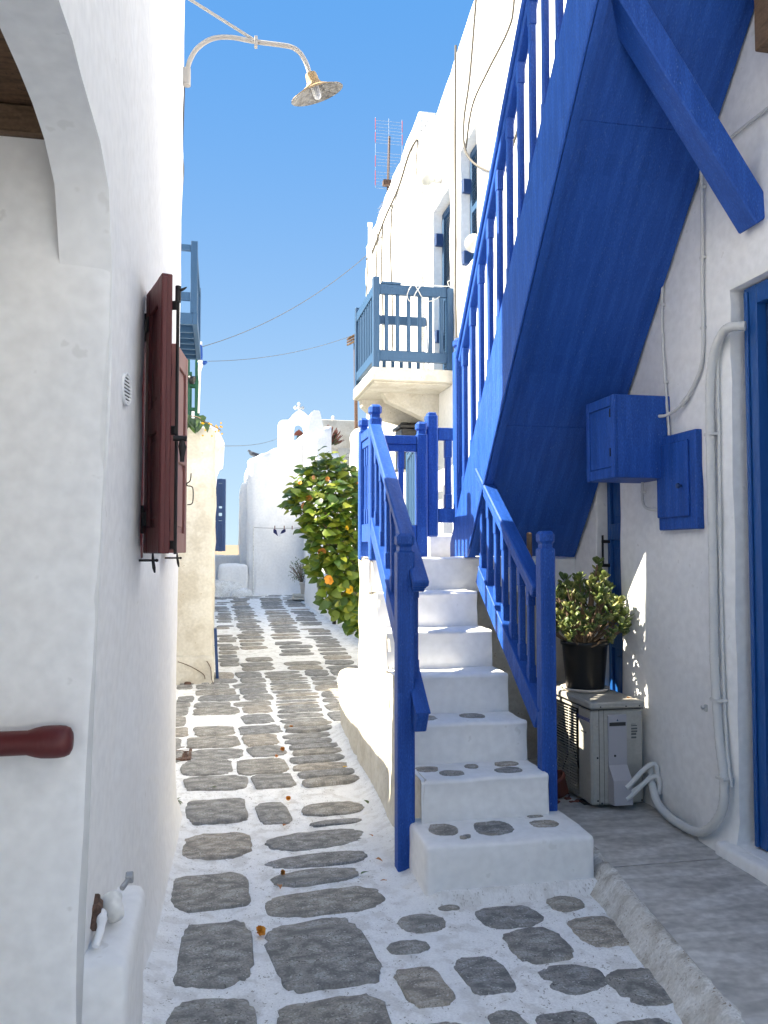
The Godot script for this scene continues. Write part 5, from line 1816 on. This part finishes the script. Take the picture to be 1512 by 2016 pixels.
func pigeon() -> void:
	var t := thing("pigeon", "grey pigeon standing on the chapel's left roof corner", "pigeon", Vector3(.74, 3.5, -18.1))
	var st := begin()
	# body faces left; head up, tail to the right
	var o := Vector3(.74, 3.50, -18.12)
	tube(st, curve([o + Vector3(-.125, .135, 0), o + Vector3(-.115, .15, 0), o + Vector3(-.095, .145, 0), o + Vector3(-.075, .115, 0), o + Vector3(-.03, .085, 0), o + Vector3(.03, .07, 0), o + Vector3(.08, .06, 0), o + Vector3(.12, .052, 0)], 3), [.003, .008, .016, .021, .024, .024, .024, .026, .030, .036, .042, .047, .050, .049, .046, .042, .036, .030, .024, .018, .013, .008], 12)
	obj("body", st, M.bird_grey, t)
	st = begin()
	for s in [-1, 1]: box(st, o + Vector3(.035, .078, .044 * s), Vector3(.15, .05, .012), .005, Basis(Vector3(0, 0, 1), -.2) * Basis(Vector3.UP, .12 * s))
	box(st, o + Vector3(.14, .045, 0), Vector3(.09, .01, .035), .003, Basis(Vector3(0, 0, 1), -.15))
	obj("wing", st, M.bird_dark, t)
	st = begin()
	tube(st, [o + Vector3(-.122, .138, 0), o + Vector3(-.142, .130, 0)], [.005, .001], 6)
	obj("beak", st, M.bird_dark, t)
	st = begin()
	for s in [-1, 1]: tube(st, [o + Vector3(.0, .04, .016 * s), o + Vector3(-.005, -.01, .018 * s), o + Vector3(-.03, -.012, .02 * s)], .004, 5)
	obj("leg", st, M.terracotta, t)

# ---------------------------------------------------------------- plants
func orient(n: Vector3, along: Vector3, sc: float) -> Basis:
	var z := along.normalized()
	var x := n.cross(z).normalized()
	if x.length() < .5: x = Vector3.RIGHT
	var y := z.cross(x).normalized()
	return Basis(x, y, z).scaled(Vector3.ONE * sc)

func flower(called: String, parent: Node3D, at: Vector3, sz: float, m: Material, face: Vector3, closed := .6) -> void:
	var st := begin()
	st.set_smooth_group(0)
	var f := face.normalized()
	var s := f.cross(Vector3.UP).normalized()
	var u := s.cross(f)
	for k in 6:
		var a := TAU * k / 6.0 + .3
		var d := s * cos(a) + u * sin(a)
		var e := f.cross(d)
		var p := []
		for i in 5:
			var q := i / 4.0
			var c := at + d * sz * (q * (1.0 - closed * .5) + .05 * sin(q * 9.0 + k)) + f * sz * (closed * q * (1.4 - q * .6))
			var w := sz * .42 * sin(PI * (.12 + .75 * q))
			p.append([c - e * w + f * sz * .12 * sin(k * 2.0 + q * 5.0), c, c + e * w + f * sz * .10 * cos(k * 3.0 + q * 4.0)])
		for i in 4:
			for j in 2: quad(st, p[i][j], p[i][j + 1], p[i + 1][j + 1], p[i + 1][j], f)
	obj(called, st, m, parent)

func plants() -> void:
	hibiscus()
	jade_plant()
	# plant in a pale pot by the chapel
	var t := thing("potted_shrub", "straggly potted shrub on slabs in front of the chapel", "potted plant", Vector3(1.70, .66, -16.5))
	var st := begin()
	lathe(st, [Vector2(0, 0), Vector2(.10, 0), Vector2(.115, .20), Vector2(.125, .20), Vector2(.125, .235), Vector2(.11, .235), Vector2(.10, .20), Vector2(0, .20)], Vector3(1.70, .661, -16.47), 20)
	obj("pot", st, M.pale_pot, t)
	scatter_shrub(t, Vector3(1.62, .86, -16.47), Vector3(.24, .24, .22), Vector3(1.57, 1.12, -16.47), 34, 260, .035, [M.pot_leaf, M.pot_leaf], "foliage")
	t = thing("blue_bag", "dark blue cloth bag hanging beside the potted shrub", "bag", Vector3(1.75, .9, -16.2))
	st = begin()
	lathe(st, [Vector2(.02, .34), Vector2(.05, .30), Vector2(.09, .16), Vector2(.10, .05), Vector2(.07, .0), Vector2(0, 0)], Vector3(1.75, .86, -16.25), 14)
	tube(st, [Vector3(1.75, 1.2, -16.25), Vector3(1.76, 1.5, -16.2)], .006, 5)
	obj("cloth", st, M.teal_blue_paint, t)
	# reddish heather in a pot above
	t = thing("red_shrub", "reddish spiky shrub in a white pot against the beige wall", "potted plant", Vector3(2.45, 3.75, -18.85))
	st = begin()
	lathe(st, [Vector2(0, 0), Vector2(.07, 0), Vector2(.09, .16), Vector2(.08, .16), Vector2(0, .15)], Vector3(2.42, 3.74, -18.85), 16)
	obj("pot", st, M.whitewash, t)
	st = begin()
	var st2 := begin()
	for i in 170:
		var a := rng.randf() * TAU
		var e := rng.randf_range(.25, 1.45)
		var d := Vector3(cos(a) * cos(e) + .35, sin(e), sin(a) * cos(e)).normalized()
		var o := Vector3(2.44, 3.88, -18.85) + d * rng.randf_range(.02, .25)
		var l := rng.randf_range(.10, .24)
		var tip := o + d * l + Vector3(0, .05, 0)
		tube(st, [o, o.lerp(tip, .6)], .008, 4, false)
		tube(st2, [o.lerp(tip, .5), tip], [.013, .005], 5)
	obj("stems", st, M.pot_leaf, t)
	obj("red_tips", st2, M.heather_tip, t)
	# creeper on the cream house
	t = thing("creeper", "dark green creeper with yellow flowers hanging over the cream house's top", "creeper", Vector3(-.25, 2.8, -8.75))
	st = begin()
	for e in [[Vector3(-.45, 2.84, -8.8), Vector3(-.28, 2.87, -8.68), Vector3(-.18, 2.84, -8.62)], [Vector3(-.40, 2.83, -8.8), Vector3(-.22, 2.84, -8.66), Vector3(-.05, 2.76, -8.6), Vector3(.02, 2.72, -8.6)]]: tube(st, curve(e), .005, 5)
	obj("stem", st, M.stem_bark, t)
	var lm := leaf_mesh(.105, .07, .2, .4)
	for i in 26:
		var p := Vector3(lerp(-.46, -.13, rng.randf()), 2.80 + rng.randf() * .08, -8.66 + rng.randf() * .06)
		var o := put("leaf", lm, M.vine_leaf, t)
		o.transform = Transform3D(orient(Vector3(rng.randf() - .5, .4, 1), Vector3(rng.randf() - .4, -1.2 + rng.randf() * .8, .4), rng.randf_range(.7, 1.25)), p - t.position)
	for i in 16:
		var p := Vector3(lerp(-.17, .03, rng.randf()), 2.66 + rng.randf() * .14, -8.60 + rng.randf() * .04)
		flower("flower", t, p, .016, M.petal_yellow, Vector3(.2, -.4, 1), .9)
	# a tuft of weed at the wall's foot
	t = thing("weed_tuft", "small weed growing from the left wall's foot", "weed", Vector3(-.26, .08, -5.0))
	lm = leaf_mesh(.05, .014, .2, .6)
	for i in 14:
		var o := put("leaf", lm, M.pot_leaf, t)
		var a := rng.randf() * TAU
		o.transform = Transform3D(orient(Vector3.UP, Vector3(cos(a), .7, sin(a)), rng.randf_range(.6, 1.2)), Vector3(-.23 + rng.randf() * .03, .075, -4.93 - rng.randf() * .06) - t.position)

func scatter_shrub(t: Node3D, root: Vector3, r: Vector3, c: Vector3, stems: int, leaves: int, sz: float, mats: Array, called: String) -> void:
	var st := begin()
	for i in stems:
		var d := Vector3(rng.randf() - .5, rng.randf() - .35, rng.randf() - .5).normalized()
		var e := c + d * r * rng.randf_range(.5, 1.0)
		tube(st, curve([root, root.lerp(e, .5) + Vector3(0, .04, 0), e], 3), .004, 4, false)
	obj("stem", st, M.stem_bark, t)
	var mm := MultiMesh.new()
	mm.transform_format = MultiMesh.TRANSFORM_3D
	mm.mesh = leaf_mesh(sz, sz * .55, .2, .3)
	mm.instance_count = leaves
	for i in leaves:
		var d := Vector3(rng.randf() - .5, rng.randf() - .4, rng.randf() - .5).normalized()
		var p := c + d * r * pow(rng.randf(), .4) * (1.0 + .5 * noise.get_noise_3dv(d * 3.0))
		mm.set_instance_transform(i, Transform3D(orient(Vector3(rng.randf() - .5, 1, rng.randf() - .5), d + Vector3(rng.randf() - .5, rng.randf() - .5, rng.randf() - .5), rng.randf_range(.7, 1.3)), p))
	var mi := MultiMeshInstance3D.new()
	mi.name = called
	mi.multimesh = mm
	mi.material_override = mats[0]
	mi.set_meta("kind", "stuff")
	mi.position = -t.position
	t.add_child(mi)

func hibiscus() -> void:
	var t := thing("hibiscus", "hibiscus bush with orange flowers overhanging the lane beside the stairs", "bush", Vector3(1.62, .2, -9.0))
	# branch tips: sideways, height, depth, size of the leaf cluster
	var tips := [[1.12, 2.50, -9.0, .8], [1.22, 2.42, -8.9, 1.], [1.02, 2.33, -9.0, 1.], [1.20, 2.28, -8.8, 1.2], [1.38, 2.28, -9.0, 1.], [.92, 2.27, -8.95, 1.], [.86, 2.17, -8.95, .9], [.78, 2.03, -9.0, .75], [.80, 1.94, -8.9, .65],
		[.95, 2.12, -8.8, 1.1], [1.10, 2.12, -8.65, 1.2], [1.28, 2.12, -8.7, 1.2], [1.45, 2.12, -8.85, 1.1], [1.50, 2.25, -9.1, .8], [.92, 1.98, -8.75, 1.], [1.05, 1.95, -8.6, 1.2], [1.2, 1.93, -8.6, 1.2], [1.36, 1.95, -8.65, 1.2], [1.50, 1.92, -8.8, 1.],
		[.93, 1.80, -8.8, .9], [1.06, 1.78, -8.6, 1.1], [1.20, 1.75, -8.6, 1.1], [1.36, 1.74, -8.65, 1.1], [1.50, 1.72, -8.8, 1.], [1.05, 1.62, -8.75, .9], [.99, 1.66, -8.8, .8], [1.18, 1.58, -8.6, 1.1], [1.34, 1.56, -8.65, 1.1], [1.48, 1.55, -8.8, 1.],
		[1.10, 1.43, -8.7, 1.], [1.22, 1.40, -8.6, 1.], [1.38, 1.38, -8.65, 1.1], [1.02, 1.36, -8.75, .9], [1.15, 1.25, -8.7, 1.], [1.28, 1.22, -8.6, 1.], [1.45, 1.22, -8.7, 1.], [1.16, 1.10, -8.75, .9], [1.25, 1.05, -8.6, 1.1], [1.40, 1.03, -8.6, 1.], [1.20, .95, -8.75, .8], [1.31, .90, -8.6, .9], [1.42, .85, -8.65, 1.], [1.40, .78, -8.65, .7], [1.46, .68, -8.75, .5], [1.50, 1.05, -8.8, 1.], [1.52, .80, -8.8, .9]]
	var st := begin()
	tube(st, curve([Vector3(1.70, .1, -9.0), Vector3(1.60, .45, -9.0), Vector3(1.50, .8, -8.95), Vector3(1.42, 1.2, -8.95)]), [.034, .033, .032, .031, .030, .03, .029, .028, .028, .027, .026, .026, .025, .024, .024, .023, .022, .022, .021], 8)
	obj("trunk", st, M.stem_bark, t)
	st = begin()
	for tp in tips:
		var e := Vector3(tp[0], tp[1], tp[2])
		var b := Vector3(1.42, min(1.2, tp[1]), -8.95).lerp(Vector3(1.50, .8, -8.95), .4)
		tube(st, curve([b, b.lerp(e, .5) + Vector3(.04, .10, -.05), e], 4), .007, 5, false)
	obj("branch", st, M.stem_bark, t)
	var kinds := [leaf_mesh(.135, .100, .22, .35, .7), leaf_mesh(.115, .088, .12, .55, .68), leaf_mesh(.092, .068, .3, .2, .7)]
	var mm := []
	for k in 3: mm.append([])
	var count := 0
	for tp in tips:
		var e := Vector3(tp[0], tp[1], tp[2])
		var outw := (e - Vector3(1.3, 1.5, -9.2)).normalized()
		for i in int(34 * tp[3]):
			var a: float = i * 2.4 + tp[0] * 9.0
			var el := rng.randf_range(-.5, .75)
			var d := Vector3(cos(a), el, sin(a)).normalized()
			var p: Vector3 = e + Vector3(rng.randf_range(-.11, .11), rng.randf_range(-.10, .09), rng.randf_range(-.12, .12)) * tp[3] + d * .015
			var nn := (Vector3(-.25, .75, .6) + outw * .4 + Vector3(rng.randf() - .5, 0, rng.randf() - .5) * .9).normalized()
			var tr := Transform3D(orient(nn, d + outw * .3, rng.randf_range(.65, 1.15)), p)
			var k := rng.randi() % 3
			var frontish: bool = p.z > e.z + .02
			if frontish and count < 285:
				var o := put("leaf", kinds[k], M["hibiscus_leaf_%d" % [0, 1, 1, 2, 0, 1][rng.randi() % 6]], t)
				o.transform = Transform3D(tr.basis, tr.origin - t.position)
				count += 1
			else:
				mm[k].append(tr)
	for k in 3:
		var m := MultiMesh.new()
		m.transform_format = MultiMesh.TRANSFORM_3D
		m.mesh = kinds[k]
		m.instance_count = mm[k].size()
		for i in mm[k].size(): m.set_instance_transform(i, mm[k][i])
		var mi := MultiMeshInstance3D.new()
		mi.name = numbered("foliage", t)
		mi.multimesh = m
		mi.material_override = M["hibiscus_leaf_%d" % k]
		mi.set_meta("kind", "stuff")
		mi.position = -t.position
		t.add_child(mi)
	for f in [[1.49, 2.20, -8.72, .075, "orange"], [.88, 1.95, -8.72, .07, "peach"], [.93, 2.06, -8.7, .045, "dry"], [1.04, 1.50, -8.6, .065, "dry"], [1.12, 1.22, -8.48, .07, "orange"], [1.33, 1.10, -8.45, .06, "yellow"], [1.12, 2.25, -8.65, .035, "dry"], [.84, 2.21, -8.75, .03, "orange"], [1.30, 1.74, -8.48, .03, "yellow"], [.98, 2.27, -8.7, .03, "peach"]]:
		flower("flower", t, Vector3(f[0], f[1], f[2]), f[3], M["petal_" + f[4]], Vector3(sin(f[0] * 37.0) * .8 - .2, cos(f[1] * 23.0) * .5, 1), .5)

func jade_plant() -> void:
	var t := thing("jade_plant", "bushy jade plant in a black plastic pot on the air conditioner", "potted plant", Vector3(2.15, .675, -4.70))
	var c := Vector3(2.15, .70, -4.70)
	var st := begin()
	lathe(st, [Vector2(0, -.021), Vector2(.13, -.021), Vector2(.145, -.005), Vector2(.14, -.003), Vector2(.12, -.014), Vector2(0, -.014)], c, 28)
	obj("saucer", st, M.pale_pot, t)
	st = begin()
	lathe(st, [Vector2(0, -.012), Vector2(.108, -.012), Vector2(.112, -.004), Vector2(.133, .245), Vector2(.142, .247), Vector2(.143, .268), Vector2(.136, .27), Vector2(.128, .262), Vector2(.125, .235), Vector2(0, .232)], c, 32)
	obj("pot", st, M.black_plastic, t)
	var kinds := [jade_leaf(.054, .036), jade_leaf(.046, .031), jade_leaf(.038, .026)]
	var rest := [[], [], []]
	st = begin()
	var count := 0
	for s in 58:
		var a := s * 2.39996
		var f := sqrt((s + .5) / 58.0)
		var el: float = lerp(1.35, .12, f)
		var d := Vector3(cos(a) * cos(el) * .92, sin(el), sin(a) * cos(el) * 1.05)
		var e := c + Vector3(0, .26, 0) + d * Vector3(.27, .46, .31) * rng.randf_range(.82, 1.08)
		e.x = min(e.x, 2.325)
		var base := c + Vector3(rng.randf_range(-.04, .04), .22, rng.randf_range(-.04, .04))
		var mid := base.lerp(e, .5) + Vector3(0, -.02 + .05 * (1.0 - f), 0)
		var thick := .011 if s % 6 == 0 else .0055
		tube(st, curve([base, mid, e], 4), [thick * 1.4, thick * 1.3, thick * 1.2, thick * 1.1, thick, thick * .8, thick * .7, thick * .6, thick * .5], 6, false)
		for g in 2:
			var e2 := e if g == 0 else e.lerp(mid, .35) + Vector3(rng.randf_range(-.05, .05), rng.randf_range(-.01, .05), rng.randf_range(-.05, .05))
			if g == 1: tube(st, [mid.lerp(e, .3), e2], .003, 5, false)
			for i in 9:
				var b := i * 1.9 + s
				var dd := (Vector3(cos(b), rng.randf_range(.2, 1.1), sin(b)) + d * .5).normalized()
				var p := e2 + Vector3(rng.randf_range(-.012, .012), rng.randf_range(-.035, .012), rng.randf_range(-.012, .012))
				if (p + dd * .04).x > 2.34: continue
				var k := rng.randi() % 3
				var tr := Transform3D(orient((Vector3.UP - dd * .6 + Vector3(rng.randf() - .5, 0, rng.randf() - .5) * .5).normalized(), dd, rng.randf_range(.8, 1.2)), p)
				if p.z > -4.76 and count < 280 and g == 0 or (count < 280 and p.z > -4.64):
					var o := put("leaf", kinds[k], M["jade_leaf_%d" % [0, 1, 0, 2, 1][rng.randi() % 5]], t)
					o.transform = Transform3D(tr.basis, tr.origin - t.position)
					count += 1
				else:
					rest[k].append(tr)
	obj("stem", st, M.stem_bark, t)
	for k in 3:
		var m := MultiMesh.new()
		m.transform_format = MultiMesh.TRANSFORM_3D
		m.mesh = kinds[k]
		m.instance_count = rest[k].size()
		for i in rest[k].size(): m.set_instance_transform(i, rest[k][i])
		var mi := MultiMeshInstance3D.new()
		mi.name = numbered("foliage", t)
		mi.multimesh = m
		mi.material_override = M["jade_leaf_%d" % k]
		mi.set_meta("kind", "stuff")
		mi.position = -t.position
		t.add_child(mi)

# thick succulent leaf: a flattened spoon
func jade_leaf(l: float, w: float) -> Mesh:
	var st := begin()
	st.set_smooth_group(0)
	var n := 6
	var m := 6
	var r := []
	for i in n + 1:
		var q := i / float(n)
		var ww := w * .5 * (pow(sin(PI * pow(q, 1.5)), .7) * .9 + .10) * (1.0 if i < n else .15)
		var row := []
		for k in m:
			var a := TAU * k / m
			row.append(Vector3(cos(a) * ww, sin(a) * ww * .28 + .10 * q * q * l, q * l))
		r.append(row)
	for i in n:
		for k in m:
			var k2 := (k + 1) % m
			var mid := Vector3(0, .10 * (i / float(n)) * (i / float(n)) * l, r[i][k].z)
			quad(st, r[i][k], r[i][k2], r[i + 1][k2], r[i + 1][k], (r[i][k] + r[i][k2]) * .5 - mid)
	st.generate_normals()
	st.index()
	return st.commit()

func litter() -> void:
	# fallen flowers and leaves, one thing each
	for e in [[.168, -3.37, .035, "orange", "largest fallen orange flower lying between the two big front stones"], [.30, -3.95, .022, "dry", "shrivelled reddish flower near the long oval stones"], [.42, -5.05, .026, "orange", "fallen orange flower at the end of a thin stone"], [.47, -6.1, .03, "dry", "crumpled brown flower on the paving up the lane"], [.58, -6.75, .026, "dry", "farthest fallen brown flower beside the gutter"], [.41, -5.95, .02, "peach", "pale fallen petal beside the crumpled brown flower"]]:
		var t := thing("fallen_flower", e[4], "flower", Vector3(e[0], ground_at(e[0], e[1]) + .012, e[1]), "flowers fallen on the lane")
		flower("petals", t, t.position, e[2], M["petal_" + e[3]], Vector3(rng.randf() - .5, .6, .5), .9)
		flower("inner_petals", t, t.position + Vector3(.006, .004, .006), e[2] * .7, M["petal_" + e[3]], Vector3(rng.randf() - .5, .9, .2), 1.2)
	var lm := leaf_mesh(.055, .03, .5, .25)
	for e in [[.76, -4.05, "leaf_dry", "dry yellow leaf at the right tip of a long stone"], [.87, -4.85, "pot_leaf", "curled dark leaf under the rough stair wall"], [.80, -4.35, "leaf_dry", "tiny red leaf on the white paint by the stair wall"], [.66, -3.88, "hibiscus_leaf_1", "dark green leaf lying across a split stone"], [.83, -5.6, "petal_yellow", "yellowed leaf beside the foot of the planter"], [.36, -4.62, "leaf_dry", "small brown leaf on the joint between two rows"], [.76, -3.78, "leaf_dry", "grey brown leaf scrap right of the long oval stones"], [.28, -3.82, "leaf_dry", "red speck of leaf left of the oval stones"], [-.02, -5.35, "hibiscus_leaf_1", "little green leaf on a square stone at the left"]]:
		var o := put("fallen_leaf", lm, M[e[2]])
		o.transform = Transform3D(orient(Vector3(rng.randf() - .5, 1.6, rng.randf() - .5), Vector3(rng.randf() - .5, .1, rng.randf() - .5), rng.randf_range(.5, .9)), Vector3(e[0], ground_at(e[0], e[1]) + .014, e[1]))
		tag(o, e[3], "leaf", "leaves fallen on the lane")
	var o := put("fallen_leaf", lm, M.petal_dry)
	o.transform = Transform3D(orient(Vector3(.2, 1.6, .1), Vector3(1, .1, .3), .6), Vector3(2.24, .684, -4.36))
	tag(o, "small red leaf lying on the air conditioner's lid", "leaf", "leaves fallen on the lane")
